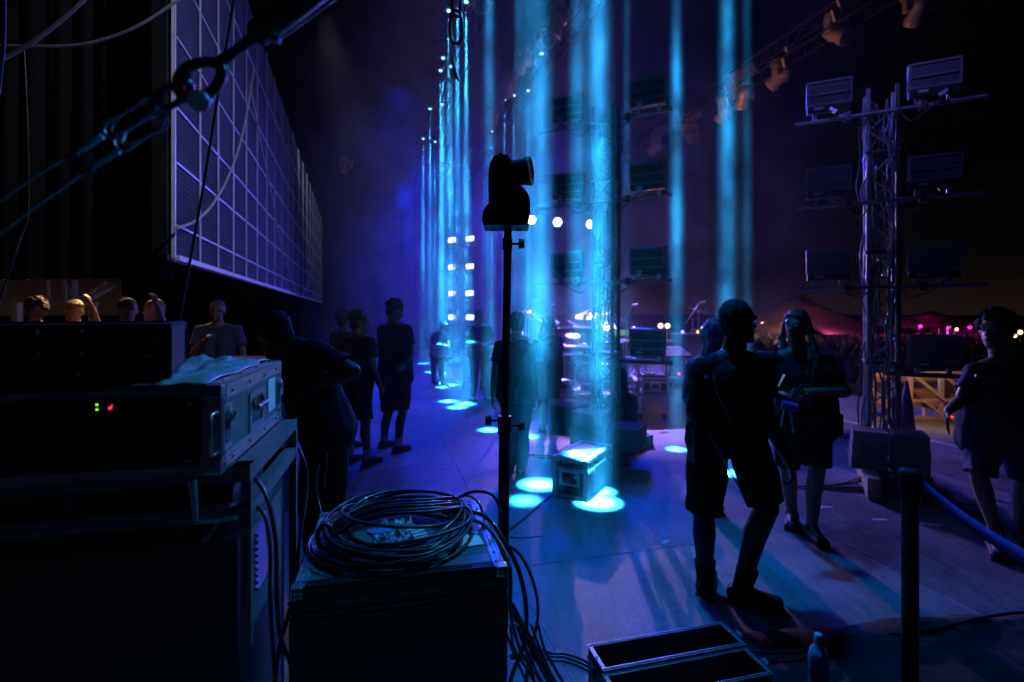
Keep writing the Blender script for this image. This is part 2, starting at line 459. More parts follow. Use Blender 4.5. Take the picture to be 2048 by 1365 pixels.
m4 = nt.nodes.new('ShaderNodeMapRange'); m4.inputs['From Min'].default_value = .35; m4.inputs['From Max'].default_value = .65; m4.inputs['To Min'].default_value = .3; m4.inputs['To Max'].default_value = 1.8
nt.links.new(n4.outputs[0], m4.inputs[0])
nt.links.new(mth('MULTIPLY', mth('MULTIPLY', mr.outputs[0], m4.outputs[0], nt), fall, nt), vp.inputs['Density'])
sm.data.materials.clear(); sm.data.materials.append(m)

# and one far upstage
def drape(name, a, b_, z0, z1, label, amp=.05, wl=.22):
    a, b_ = V(a), V(b_); L = (b_ - a).length; n = int(L / wl * 4); mb = MB(); u = (b_ - a).normalized(); w = V((-u.y, u.x, 0))
    P = []
    for z in (z0, (z0 + z1) / 2, z1):
        for i in range(n + 1):
            q = a + u * (L * i / n) + w * (amp * sin(i * pi / 2 + .8 * sin(i * .37)) * (1.2 if z == z0 else .8)); q.z = z; P.append(q)
    fs = [(j * (n + 1) + i, j * (n + 1) + i + 1, (j + 1) * (n + 1) + i + 1, (j + 1) * (n + 1) + i) for j in range(2) for i in range(n)]
    mb.add(P, fs, True); o = mb.build(name, 'drape')
    so = o.modifiers.new('s', 'SOLIDIFY'); so.thickness = .006
    tag(o, label, 'curtain'); return o


drape('black_drape', (-8.2, 4.6, 0), (-2.86, 4.30, 0), 1.98, 6.2, 'tall black curtain hanging at the far left behind the rigging')

drape('black_drape', (5.5, -2.4, 0), (-7, -2.4, 0), 0, 6.5, 'unseen black curtain added behind the camera to block stray light', .06, .4)  # out of view, added to keep sky light off the case fronts
drape('black_drape', (-16, 21, 0), (.9, 25, 0), 0, 9.5, 'far black curtain added to hide the horizon glow behind the blue haze', .12, .5)  # added to cover the horizon glow across the stage

# LED wall seen edge-on along the back of the stage
A0 = V((-2.63, 4.0, 0)); DW = V((-.31, 1, 0)).normalized(); NW = V((DW.y, -DW.x, 0))
lw = thing('video_wall', 'huge dark video wall with a pale grid of seams receding at left', 'video wall', A0, math.atan2(-DW.x, DW.y))
zs = [2.15, 2.38, 2.87, 3.30, 3.85, 4.40, 5.1, 5.8]
ys = [0]
for k in range(22): ys.append(ys[-1] + (.60 + .045 * k if k < 10 else 1.2))
LWALL = ys[-1]
for j in range(len(zs) - 1):
    for i in range(len(ys) - 1):
        MB().bb(-.06, 0, ys[i] + .004, ys[i + 1] - .004, zs[j] + .004, zs[j + 1] - .004).build('panel', 'screen_panel', lw)
MB().bb(-.16, -.065, 0, LWALL, zs[0], zs[-1]).build('back_frame', 'black_paint', lw)
rail = []
for z in zs[1:-1]: MB().bb(.002, .014, 0, LWALL, z - .008, z + .008).build('horizontal_rail', 'screen_rail', lw)
for y in ys[1:-1]: MB().bb(.016, .026, y - .008, y + .008, zs[0], zs[-1]).build('vertical_rail', 'screen_rail', lw)
MB().bb(-.02, .006, -.026, -.002, zs[0] - .03, zs[-1]).build('end_rail', 'screen_rail', lw)
MB().bb(-.05, .03, 0, LWALL, zs[0] - .045, zs[0] - .004).build('bottom_rail', 'screen_rail', lw)


def wallpt(px, py, off=.06):
    # a point of the wall plane seen at a pixel
    a = (px - CX) / F
    # X = a*Y ; (X-A0x)*NW.x+(Y-A0y)*NW.y = off
    Y = (off + A0.x * NW.x + A0.y * NW.y) / (a * NW.x + NW.y)
    return at(px, py, Y)


for pts, lab in (([(352, 458), (395, 440), (430, 402), (458, 350), (482, 280), (498, 200), (508, 130)], 'thick pale cable sagging in a curve across the near part of the grid'),
                 ([(500, 170), (520, 280), (545, 400), (562, 490), (582, 560), (596, 588), (612, 580), (632, 510)], 'thin pale cable looping low across the far part of the grid')):
    o = MB().tube(curve_pts([wallpt(x, y) for x, y in pts], 8), .012).build('hanging_cable', 'rope_light'); tag(o, lab, 'cable')

# upper left ropes
for name, pts, r_, mt, lab in (
        ('rope', [at(-30, 88, 3), at(60, 93, 3), at(170, 88, 3), at(270, 55, 3), at(365, -5, 3)], .008, 'rope_light', 'slack pale rope sagging across the top left corner'),
        ('rope', [at(-20, 132, 2.6), at(40, 100, 2.6), at(75, 78, 2.6), at(130, 35, 2.6), at(180, -12, 2.6)], .010, 'rope_light', 'taut pale rope slanting up in the top left corner'),
        ('rope', [at(8, -20, 2.2), at(8, 80, 2.2), at(0, 160, 2.2), at(-12, 260, 2.2)], .007, 'rope_light', 'pale rope hanging down at the left edge of the frame'),
        ('rope', [at(48, 95, 3.2), at(55, 240, 3.2), at(57, 420, 3.2), at(40, 480, 3.1), at(0, 600, 3.0), at(-30, 680, 2.9)], .006, 'steel_dark', 'thin dark line hanging down beside the curtain'),
        ('guy_wire', [at(472, -20, 1.5), at(440, 170, 1.52), at(404, 390, 1.55), at(355, 660, 1.6)], .0042, 'black_matte', 'thin black guy wire crossing in front of the pale grid')):
    o = MB().tube(curve_pts(pts, 6), r_).build(name, mt); tag(o, lab, 'rope' if name == 'rope' else 'wire')


# ------------------------------------------------------------------ trusses overhead
def box_truss(name, label, a, b_, w=.4, r=.025, m='steel_dark', step=.45, cat='truss', group=None):
    a, b_ = V(a), V(b_); t = thing(name, label, cat, a, 0, group); d = b_ - a; L = d.length
    u, s2, dn = frame_of(d)
    cor = [u * (i * w / 2) + s2 * (j * w / 2) for i, j in ((-1, -1), (1, -1), (1, 1), (-1, 1))]
    for c in cor: MB().cyl(c, c + d, r, n=8).build('chord', m, t)
    n = max(2, int(L / step)); mb = MB()
    for k in range(n):
        for q in range(4):
            c0, c1 = cor[q], cor[(q + 1) % 4]
            if k % 2: c0, c1 = c1, c0
            mb.cyl(c0 + dn * (L * k / n), c1 + dn * (L * (k + 1) / n), r * .5, n=5, cap=False)
    stuff(mb.build('bracing', m, t)); return t


TR = [(1.95, 7, 26, 'overhead truss above the left row of cyan beams'), (3.95, 4, 26, 'overhead truss above the middle row of cyan beams'),
      (9.3, 6, 26, 'overhead front truss slanting down from the top right')]
for v, u0, u1, lab in TR:
    box_truss('overhead_truss', lab, st(v, u0, RIG + .35), st(v, u1, RIG + .35), .45, .025, 'drape', .5, group='overhead trusses')
box_truss('overhead_truss', 'far cross truss high at the back of the stage', st(-3, 22, 7.8), st(9, 22, 7.8), .45, .025, 'drape', .5, group='overhead trusses')


def moving_head(label, loc, rz, tilt, sc=1.0, body='warm_metal', lens='lens_glass', group='lamps on the overhead trusses', cat='stage lamp', flap=False):
    t = thing('stage_lamp', label, cat, loc, rz, group); t.scale = (sc, sc, sc)
    MB().lathe([(.12, 0), (.19, -.04), (.2, -.12), (.16, -.15)], n=10).build('base', body, t)
    y = MB(); y.box((-.2, 0, -.28), (.05, .13, .3)).box((.2, 0, -.28), (.05, .13, .3)).box((0, 0, -.16), (.44, .13, .05)); y.build('yoke', body, t, bevel=.01)
    R = Matrix.Rotation(tilt, 3, 'X')
    prof = [(.07, .22), (.13, .19), (.15, .05), (.13, -.1), (.16, -.16), (.15, -.26)]
    hd = MB().lathe([(r_, h) for r_, h in prof], (0, 0, 0), (0, 0, 1), 14)
    hd.v = [R @ q + V((0, 0, -.38)) for q in hd.v]; h = hd.build('head', body, t)
    ln = MB().lathe([(.13, -.262), (.12, -.275), (.01, -.28)], n=14); ln.v = [R @ q + V((0, 0, -.38)) for q in ln.v]; ln.build('lens', lens, t)
    if flap:
        MB().box((-.12, -.32, .02), (.58, .04, .26), Matrix.Rotation(-.5, 3, 'Y')).build('top_flap', body, t, bevel=.012)
        MB().box((-.34, -.30, -.25), (.34, .04, .20), Matrix.Rotation(-.45, 3, 'Y')).build('side_flap', body, t, bevel=.012)
    else: MB().box((.22, -.26, -.3), (.10, .04, .40), Matrix.Rotation(.25, 3, 'Y')).build('side_flap', body, t, bevel=.01)
    return t


lam = [(1838, 12, 9.9, 'top right corner'), (1672, 62, 10.7, 'large near'), (1560, 150, 12.5, 'second'), (1487, 190, 13.6, 'third'), (1450, 222, 14.4, 'fourth'), (1380, 268, 16.4, 'fifth'), (1312, 292, 17.7, 'sixth')]
ordn = ['in the very top right corner', 'largest, with pale tilted panels, near the top right', 'second down from the largest one', 'third down, beside a yoke with a curved arm', 'fourth down the slanting row', 'fifth down, just right of a cyan beam', 'last and smallest at the lower end of the row']
for i, (px, py, Y, _) in enumerate(lam):
    q = at(px, py, Y); moving_head('stage lamp on the front truss, ' + ordn[i], q + V((0, 0, .38)), SR + rnd.uniform(-.5, .5), radians(rnd.choice((-50, -35, 40, 60))), 1.15, flap=True)
for i, (px, py, Y) in enumerate([(1113, 42, 10.1), (1100, 78, 10.7), (1046, 128, 12), (1016, 178, 13.3), (1001, 196, 13.8), (984, 236, 15.2), (975, 262, 16), (958, 10, 9.6), (690, 335, 20.8)]):
    q = at(px, py, Y); lab = ['topmost of the gold lamps on the middle truss', 'second gold lamp down the middle truss', 'third gold lamp down the middle truss', 'fourth gold lamp on the middle truss, between two beams',
                             'fifth gold lamp on the middle truss', 'sixth gold lamp on the middle truss above the lamp on the pole', 'last gold lamp on the middle truss above the lamp on the pole', 'small gold lamp at the top edge beside the chain', 'dim gold lamp far off right of the pale grid'][i]
    moving_head(lab, q + V((0, 0, .38)), SR + rnd.uniform(-.6, .6), radians(rnd.choice((-50, 35, 60))), .95)

FAR = ['first left row cluster, left of its three', 'first left row cluster, nearest', 'first left row cluster, middle', 'second left row cluster, left', 'second left row cluster, right', 'second left row cluster, lowest beam', 'third left row pair, left',
       'third left row pair, right', 'fourth left row pair, left', 'last left row pair, right', 'middle row, nearest of the row', 'middle row, left above the pole lamp', 'middle row, right of that pair', 'middle row, dim one further left', 'middle row, last and lowest']
# beam heads: an open ring so that the beam leaves through it
ring = None
for i, (x, y, s_, d_) in enumerate([q for q in BEAMS if q[1] >= 9]):
    lab = 'small beam lamp over the far deck, ' + FAR[i]
    t = thing('beam_fixture', lab, 'stage lamp', (x, y, RIG), 0, 'beam lamps hung over the far deck')
    MB().lathe([(.07, .02), (.11, .04), (.12, .25), (.08, .34)], n=12).build('lamp_body', 'black_paint', t)
    MB().lathe([(.034, .0), (.034, .015), (.01, .018)], n=12).build('lens', 'em_cyan', t)
    MB().bar((-.13, 0, .12), (-.13, 0, .45), .02, .05).bar((.13, 0, .12), (.13, 0, .45), .02, .05).bar((-.14, 0, .46), (.14, 0, .46), .05, .02).build('bracket', 'black_paint', t)

for i, k in enumerate(KEYS):
    t = thing('key_lamp_fixture', ['middle of the three bright white stage lamps', 'right one of the three bright white stage lamps, seen through the tower', 'left bright white stage lamp half hidden by the lamp on the pole'][i], 'stage lamp', k, 0, 'bright lamps across the stage')
    MB().lathe([(.20, 0), (.21, .1), (.15, .4)], axis=(0, 1, 0), n=6).build('housing', 'black_paint', t)
    MB().lathe([(.175, -.004), (.17, -.02), (.01, -.03)], axis=(0, 1, 0), n=6).build('lens', 'em_white', t)
    MB().bar((-.24, .15, 0), (-.24, .15, .5), .03).bar((.24, .15, 0), (.24, .15, .5), .03).bar((-.25, .15, .51), (.25, .15, .51), .03).build('yoke', 'black_paint', t)
box_truss('overhead_truss', 'short cross truss that carries the three bright white lamps', at(1020, 418, 20.6), at(1215, 418, 20.6), .35, .022, 'steel_dark', .4, group='overhead trusses')


# ------------------------------------------------------------------ truss towers with lamp panels
def lamp_panel(t_label, loc, rz, m_face='lens_glass', lit=None, group=None, pitch=0.12, w=.42, h=.24, back='black_paint'):
    t = thing('strobe_light', t_label, 'stage lamp', loc, rz, group)
    R = Matrix.Rotation(pitch, 3, 'X')
    def B(c, s_): return (R @ V(c), s_, R)
    MB().box(*B((0, 0, .20), (w, .09, h))).build('housing', back, t, bevel=.006)
    # back face: sunk tray with a raised rim facing the wings, lamp face on the other side
    fr = MB()
    for c, s_ in (((0, -.052, .20 + h / 2 - .01), (w, .014, .02)), ((0, -.052, .20 - h / 2 + .01), (w, .014, .02)), ((-w / 2 + .01, -.052, .2), (.02, .014, h - .04)), ((w / 2 - .01, -.052, .2), (.02, .014, h - .04))): fr.box(*B(c, s_))
    fr.build('rim', 'frame_grey', t)
    MB().box(*B((0, -.054, .19), (w - .05, .018, .016))).build('rib', 'frame_grey', t)
    MB().box(*B((0, .052, .20), (w - .05, .012, h - .05))).build('lamp_face', lit or m_face, t)
    MB().box(*B((0, -.01, .045), (w - .02, .11, .07))).build('driver_box', 'black_paint', t, bevel=.006)
    MB().box(*B((-.09, -.068, .05), (.08, .006, .025))).build('label_plate', 'alu_dull', t)
    for x in (-.12, .12): MB().bar((x, 0, -.06), (x, 0, .03), .03, .04).build('clamp', 'steel', t)
    return t


def tower(label, base, rz, rows, H, blk, tag_, cable_n=5, fscale=1.0, lit=None, names=None, arm=.72, block_m='concrete', group='lamp towers', chord='frame_grey', paint='black_paint', off=(.47, .38)):
    t = thing('truss_tower', label, 'truss tower', base, rz, group)
    w = .24; cs = [(-w / 2, -w / 2), (w / 2, -w / 2), (w / 2, w / 2), (-w / 2, w / 2)]
    for i, (x, y) in enumerate(cs): MB().cyl((x, y, .25), (x, y, H), .024, n=10).build('chord', paint if i in (1,) else chord, t)
    n = int((H - .3) / .23); protos = {}
    for k in range(n):
        for q in range(4):
            key = (q, k % 2)
            if key not in protos:
                a, b_ = cs[q], cs[(q + 1) % 4]
                if k % 2: a, b_ = b_, a
                protos[key] = MB().cyl((a[0], a[1], 0), (b_[0], b_[1], .23), .011, n=6, cap=False).build('brace', chord, t, loc=(0, 0, .3 + k * .23))
            else: share(protos[key], t, (0, 0, .3 + k * .23))
    for z in [z_ for z_ in (1.2, 2.3, 3.3) if z_ < H]:
        MB().box((0, 0, z), (w + .06, w + .06, .035)).build('collar_plate', 'steel_dark', t, bevel=.006)
    for i, z in enumerate(rows):
        if i == 3: MB().cyl((0, -w / 2 - .05, z), (arm + .05, -w / 2 - .05, z), .024, n=10).build('crossbar', 'steel_dark', t)
        if i < 3: MB().cyl((-arm - .05, -w / 2 - .05, z), (arm + .05, -w / 2 - .05, z), .02, n=10).build('crossbar', 'frame_grey', t)
    # base plate, timber feet
    MB().box((0, 0, .23), (.55, .55, .03)).build('base_plate', 'steel_dark', t)
    for x in (-.42, .42): MB().box((x * .35, -.12, .10), (.10, 1.25, .195)).build('foot', 'wood_pale', t, bevel=.01)
    M = Matrix.Translation(base) @ Matrix.Rotation(rz, 4, 'Z')
    for i, z in enumerate(rows):
        for s_ in (-1, 1):
            nm = names[i * 2 + (0 if s_ < 0 else 1)]
            if nm is None: continue
            q = M @ V((s_ * (off[0] if s_ < 0 else off[1]), -w / 2 - .05, z + .07))
            lamp_panel(nm, q, rz + rnd.uniform(-.07, .07), lit=lit, group='lamp panels on the towers', pitch=rnd.uniform(.04, .2), w=.40 * fscale, h=.24 * fscale, back='panel_back' if 'right tower' in nm else 'black_paint')
    # cables tied down the tower
    for c in range(cable_n):
        x0, y0 = rnd.uniform(-.16, .16), rnd.uniform(-.2, .1); pts = []
        for j in range(14):
            z = H - .15 - (H - .3) * j / 13
            pts.append((x0 + rnd.uniform(-.055, .055), y0 + rnd.uniform(-.055, .055), z))
        pts.append((x0 + rnd.uniform(-.4, .4), y0 - .35, .03)); pts.append((x0 + rnd.uniform(-.8, .8), y0 - .6, .012))
        MB().tube(curve_pts(pts, 3), rnd.choice((.006, .008, .011)), 6).build('cable', rnd.choice(('rubber', 'rubber', 'frame_grey')), t)
    for i, z in enumerate(rows[:3]):
        for s_ in (-1, 1):
            x1 = s_ * arm * .7
            pts = [(x1, -w / 2 - .13, z + .1), (x1 - s_ * .12, -w / 2 - .16, z - .02), (x1 - s_ * .3, -w / 2 - .12, z - rnd.uniform(.1, .16)), (s_ * .1, -w / 2 - .06, z - .02), (s_ * .06, -w / 2 - .05, z - .3)]
            MB().tube(curve_pts(pts, 5), .008, 6).build('cable', 'rubber', t)
            MB().box((x1 - s_ * .07, -w / 2 - .16, z + .06), (.07, .03, .03), Matrix.Rotation(-s_ * .6, 3, 'Y')).build('plug', 'alu', t)
            MB().box((x1 * .6, -w / 2 - .05, z), (.06, .08, .09)).build('clamp', 'steel_dark', t, bevel=.008)
    for j, (bx, by, sx_, sy_) in enumerate(blk):
        q = M @ V((bx, by, .20))
        bt = thing('ballast_block', [f'left stack of grey ballast blocks at the {tag_}', f'right stack of grey ballast blocks at the {tag_}', f'small grey ballast stack at the {tag_}'][j], 'weight', q, rz, 'ballast blocks on the tower bases')
        for kk in range(3 if j < 2 else 2): MB().box((rnd.uniform(-.01, .01), 0, .06 + kk * .122), (sx_, sy_, .118)).build('block', block_m, bt, bevel=.008)
    return t


R28 = radians(-28.8)
b1 = at(1763, HY + EYE * F / 5.2, 5.2)
tower('near lamp tower on the right with purple lit lamp panels on three crossbars', b1, R28, [3.68, 2.80, 1.95, 1.10], 3.95,
      [(-.15, -.34, .28, .26), (.17, -.30, .28, .3)], 'foot of the right tower', 17,
      names=['top left strobe of the right tower, back lit purple', 'top right strobe of the right tower, back lit purple', 'left strobe on the middle crossbar of the right tower', 'nearly black right strobe on the middle crossbar of the right tower',
             'left strobe on the lowest crossbar of the right tower', 'right strobe on the lowest crossbar of the right tower', None, 'black strobe low on the right tower above the wooden frame'])
b2 = at(1212, HY + EYE * F / 6.3, 6.3)
tower('middle lamp tower behind the thick cyan beam with dark lamp panels', b2, R28, [3.98, 3.02, 2.06, 1.13], 4.2,
      [(-.42, -.1, .34, .5), (-.02, -.5, .4, .32), (.38, -.45, .36, .4)], 'foot of the middle tower', 6,
      names=['middle tower, top left dark lamp panel beside the beam', 'middle tower, top right dark lamp panel tilted up', 'middle tower, second left dark lamp panel', 'middle tower, second right dark lamp panel',
             'middle tower, third left dark lamp panel', 'middle tower, third right dark lamp panel', None, 'middle tower, lowest right lamp panel below the green screens'], arm=.78, chord='steel_dark', off=(.42, .56))
b3 = at(917, HY + EYE * F / 17.6, 17.6)
tower('far lamp tower whose lamp panels face the camera and glow white', b3, radians(151), [3.95, 3.0, 2.08, 1.25], 4.2, [], 'far tower', 2, lit='em_blinder', chord='steel_dark', arm=.5, fscale=.9, off=(.37, .37),
      names=['far tower, top right glowing lamp panel', 'far tower, top left glowing lamp panel', 'far tower, second right glowing lamp panel', 'far tower, second left glowing lamp panel', 'far tower, third right glowing lamp panel', 'far tower, third left glowing lamp panel',
             'far tower, lowest right glowing lamp panel', 'far tower, lowest left glowing lamp panel beside the guitarist'])
#PART2
# ------------------------------------------------------------------ road cases
def edge_trim(mb, a, b_, n1, n2, w, th=.0025, ridge=True):
    """aluminium edge profile along a-b: a flat strip on each of the two faces (outward normals n1, n2), with ridges"""
    a, b_, n1, n2 = V(a), V(b_), V(n1), V(n2); d = (b_ - a).normalized(); L = (b_ - a).length
    def bx(c, sd, sn, dn, off, hw, hh):
        pass
    for (nn, inn) in ((n1, -n2), (n2, -n1)):
        def slab(c0, c1, h0, h1):
            P = []
            for q in (a, b_):
                for s_, h in ((c0, h0), (c1, h0), (c1, h1), (c0, h1)): P.append(q + inn * s_ + nn * h)
            mb.add(P, [(3, 2, 1, 0), (4, 5, 6, 7), (0, 1, 5, 4), (1, 2, 6, 5), (2, 3, 7, 6), (3, 0, 4, 7)])
        slab(-th, w, -.001, th)
        if ridge:
            for s_ in (.12, .48, .84): slab(w * s_ - .0012, w * s_ + .0018, th - .0005, th + .0022)


def flight_case(name, label, loc, rz, w, d, h, lam='case_lam', top=None, trim='alu', tw=.03, lid=.3, handle=(), latch=(), group=None, cat='road case', corner=True, rivets=True, front=None):
    """local x 0..w (front, facing -y), y 0..d, z 0..h"""
    t = thing(name, label, cat, loc, rz, group)
    zl = h * (1 - lid) if lid else h
    MB().bb(0, w, 0, d, 0, zl - (.002 if lid else 0)).build('shell', lam, t)
    if lid: MB().bb(0, w, 0, d, zl + .002, h).build('lid', top or lam, t)
    elif top: MB().bb(.004, w - .004, .004, d - .004, h - .002, h + .0012).build('top_board', top, t)
    X, Y, Z = (1, 0, 0), (0, 1, 0), (0, 0, 1); nX, nY, nZ = (-1, 0, 0), (0, -1, 0), (0, 0, -1)
    E_ = [((0, 0, h), (0, d, h), Z, nX), ((w, 0, h), (w, d, h), Z, X), ((0, 0, h), (w, 0, h), Z, nY), ((0, d, h), (w, d, h), Z, Y),
          ((0, 0, 0), (0, d, 0), nZ, nX), ((w, 0, 0), (w, d, 0), nZ, X), ((0, 0, 0), (w, 0, 0), nZ, nY), ((0, d, 0), (w, d, 0), nZ, Y),
          ((0, 0, 0), (0, 0, h), nX, nY), ((w, 0, 0), (w, 0, h), X, nY), ((0, d, 0), (0, d, h), nX, Y), ((w, d, 0), (w, d, h), X, Y)]
    for i, (a, b_, p1, p2) in enumerate(E_):
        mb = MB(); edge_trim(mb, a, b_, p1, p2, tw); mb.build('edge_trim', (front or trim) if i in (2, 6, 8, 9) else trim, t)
    if lid:
        for (a, b_, nn) in (((0, 0, zl), (w, 0, zl), nY), ((w, 0, zl), (w, d, zl), X), ((0, 0, zl), (0, d, zl), nX)):
            mb = MB(); a, b_, nn = V(a), V(b_), V(nn)
            for dz in (-.011, .005): mb.bar(a + nn * .003 + V((0, 0, dz + .003)), b_ + nn * .003 + V((0, 0, dz + .003)), .005, .010)
            mb.build('seam_trim', (front or trim) if nn.y < -.5 else trim, t)
    if corner:
        for x in (0, w):
            for y in (0, d):
                for z in (0, h):
                    s_ = tw * .95; c = V((x, y, z)); o = V((1 if x else -1, 1 if y else -1, 1 if z else -1))
                    mb = MB().box(c - o * (s_ / 2) + o * .0045, (s_, s_, s_)); mb.build('corner_cap', trim, t, bevel=tw * .22)
    if rivets:
        mb = MB()
        for (a, b_, p1, p2) in E_[:2] + E_[4:6] + E_[2:3]:
            a, b_ = V(a), V(b_); L = (b_ - a).length; n = max(2, int(L / .14))
            for k in range(n):
                q = a.lerp(b_, (k + .5) / n)
                for nn, inn in ((V(p1), -V(p2)), (V(p2), -V(p1))):
                    mb.lathe([(.0055, .0), (.005, .003), (.0015, .0048)], q + inn * tw * .5 + nn * .002, nn, 6)
        stuff(mb.build('rivets', 'steel_dark', t))
    for (side, s_, z, sc_) in handle:
        # sunk dish with a sprung bar; side 'x' = right face, 'y' = front face
        if side == 'x': M = Matrix.Translation((w, s_, z)) @ Matrix(((0, 0, 1, 0), (1, 0, 0, 0), (0, 1, 0, 0), (0, 0, 0, 1)))
        elif side == 'nx': M = Matrix.Translation((0, s_, z)) @ Matrix(((0, 0, -1, 0), (-1, 0, 0, 0), (0, 1, 0, 0), (0, 0, 0, 1)))
        else: M = Matrix.Translation((s_, 0, z)) @ Matrix(((1, 0, 0, 0), (0, 0, -1, 0), (0, 1, 0, 0), (0, 0, 0, 1)))
        hw, hh = .085 * sc_, .062 * sc_
        def tr(mb): mb.v = [M @ q for q in mb.v]; return mb
        p = tr(MB().bb(-hw, hw, hh - .02 * sc_, hh, 0, .004).bb(-hw, hw, -hh, -hh + .02 * sc_, 0, .004).bb(-hw, -hw + .02 * sc_, -hh, hh, 0, .0042).bb(hw - .02 * sc_, hw, -hh, hh, 0, .0042)).build('handle_plate', trim, t)
        tr(MB().bb(-hw + .02 * sc_, hw - .02 * sc_, -hh + .02 * sc_, hh - .02 * sc_, .0012, .0022)).build('handle_dish', 'steel_dark', t)
        hb = tr(MB().cyl((-hw + .028 * sc_, .012 * sc_, .014), (hw - .028 * sc_, .012 * sc_, .014), .010 * sc_, n=10)).build('grip', 'rubber', t)
        tr(MB().cyl((-hw + .026 * sc_, .034 * sc_, .006), (-hw + .026 * sc_, .005 * sc_, .014), .004, n=8)).build('handle_arm', 'steel', t)
        tr(MB().cyl((hw - .026 * sc_, .034 * sc_, .006), (hw - .026 * sc_, .005 * sc_, .014), .004, n=8)).build('handle_arm', 'steel', t)
    for (side, s_, z) in latch:
        if side == 'x': M = Matrix.Translation((w, s_, z)) @ Matrix(((0, 0, 1, 0), (1, 0, 0, 0), (0, 1, 0, 0), (0, 0, 0, 1)))
        elif side == 'nx': M = Matrix.Translation((0, s_, z)) @ Matrix(((0, 0, -1, 0), (-1, 0, 0, 0), (0, 1, 0, 0), (0, 0, 0, 1)))
        else: M = Matrix.Translation((s_, 0, z)) @ Matrix(((1, 0, 0, 0), (0, 0, -1, 0), (0, 1, 0, 0), (0, 0, 0, 1)))
        def tr(mb): mb.v = [M @ q for q in mb.v]; return mb
        lt = tr(MB().bb(-.033, .033, -.05, .05, 0, .0035)).build('latch', trim, t, bevel=.0015)
        tr(MB().bb(-.022, .022, -.036, .036, .0036, .005)).build('latch_dish', 'steel_dark', lt)
        tr(MB().lathe([(.016, .004), (.016, .009), (.012, .012)], (0, -.008, 0), (0, 0, 1), 12).bar((-.013, -.008, .017), (.013, -.008, .017), .004, .013).bar((-.006, .008, .01), (-.006, .03, .01), .005, .003).bar((.006, .008, .01), (.006, .03, .01), .005, .003)).build('butterfly_wing', 'steel', lt)
    return t


CA = radians(12.4)
CXV = V((cos(CA), sin(CA), 0)); CYV = V((-sin(CA), cos(CA), 0))
def cz(o, x, y, z=0): return V(o) + CXV * x + CYV * y + V((0, 0, z))

# metal cart: near right top corner
O1 = at(500, 930, 1.235); ZT = O1.z; O1 = V((O1.x, O1.y, 0))
ct = thing('steel_cart', 'tall grey angle iron cart frame under the road case at left', 'cart', O1, CA)
CW, CD = 1.15, .58
for x in (-.012, -CW + .012):
    for y in (.012, CD - .012):
        s_ = -1 if x > -.5 else 1; q = 1 if y < .3 else -1
        MB().bb(x - .012, x + .012, y - .0015, y + .0015, 0, ZT - .04).bb(x - s_ * .012 - .0015, x - s_ * .012 + .0015, y - .012 + .002, y + .012, 0, ZT - .04).build('leg', 'frame_grey', ct)
for nm, z, ww in (('top', ZT, .040), ('middle', ZT - .10, .034), ('bottom', .16, .034)):
    for a, b_, n_ in (((0, 0), (0, CD), (-1, 0)), ((-CW, 0), (-CW, CD), (1, 0)), ((0, 0), (-CW, 0), (0, 1)), ((0, CD), (-CW, CD), (0, -1))):
        mb = MB(); a3 = V((a[0], a[1], z)); b3 = V((b_[0], b_[1], z)); nn = V((n_[0], n_[1], 0))
        for (c0, c1, h0, h1) in ((0, ww, -.003, 0), (0, .003, -ww, -.003)):
            P = []
            for q in (a3, b3):
                for s_, h in ((c0, h0), (c1, h0), (c1, h1), (c0, h1)): P.append(q + nn * s_ + V((0, 0, h)))
            mb.add(P, [(3, 2, 1, 0), (4, 5, 6, 7), (0, 1, 5, 4), (1, 2, 6, 5), (2, 3, 7, 6), (3, 0, 4, 7)])
        mb.build('rail', 'frame_grey', ct)
MB().bb(-CW + .03, -.03, .03, CD - .03, .162, .17).build('shelf', 'steel_dark', ct)

# equipment rack standing in the cart
rk = thing('equipment_rack', 'black equipment rack standing inside the steel cart, its louvred side lit purple', 'rack', cz(O1, 0, 0, .17), CA)
MB().bb(-CW + .05, -.030, .004, CD - .06, 0, ZT - .35).bb(-CW + .05, -.40, .025, CD - .07, ZT - .35, ZT - .19).build('rack_shell', 'case_black', rk)
MB().bb(-.0295, -.027, .05, CD - .12, .02, ZT - .38).build('side_panel', 'frame_grey', rk)
for k in range(9): MB().box((-.023, .22, ZT - .40 - .018 * k), (.012, .15, .006), Matrix.Rotation(.5, 3, 'Y')).build('louvre', 'steel_dark', rk)
for k in range(6):
    z0 = .03 + k * .14
    MB().bb(-CW + .09, -.11, .008, .02, z0, z0 + .132).build('rack_module', 'black_paint', rk, bevel=.002)
# monitor/transceiver on the middle shelf under the top rail
ob = MB().bb(-.45, -.09, .18, .5, ZT - .185, ZT - .105).build('amplifier', 'case_black', loc=cz(O1, 0, 0), rz=CA, bevel=.006)
tag(ob, 'small black box lying between the two upper rails of the cart', 'amplifier')

# road case 1 on the cart
P1 = at(440, 948, 1.165)
C1 = V((P1.x, P1.y, ZT + .002))
hh = .197
c1 = flight_case('road_case', 'teal sided road case with metal edges and side handle on the cart at left', cz(C1, -1.05, 0), CA, 1.05, .60, hh, lid=0, tw=.036,
                 handle=[('x', .30, hh * .47, .86)], latch=[], top='case_black')
MB().bb(1.0505, 1.0525, .43, .52, .055, .155).build('label_card', 'paper', c1)
for yy in (.045, .565):
    lt = MB().bb(1.05, 1.0545, yy - .03, yy + .03, .045, .15).build('latch', 'alu', c1, bevel=.001)
    MB().bb(1.0546, 1.056, yy - .02, yy + .02, .06, .135).build('latch_dish', 'steel_dark', lt)
    MB().bar((1.062, yy - .018, .10), (1.062, yy + .018, .10), .004, .02).tube([(1.058, yy - .008, .10), (1.066, yy - .012, .125), (1.058, yy, .142), (1.066, yy + .012, .125), (1.058, yy + .008, .10)], .003, 6).build('butterfly_wing', 'steel', lt)
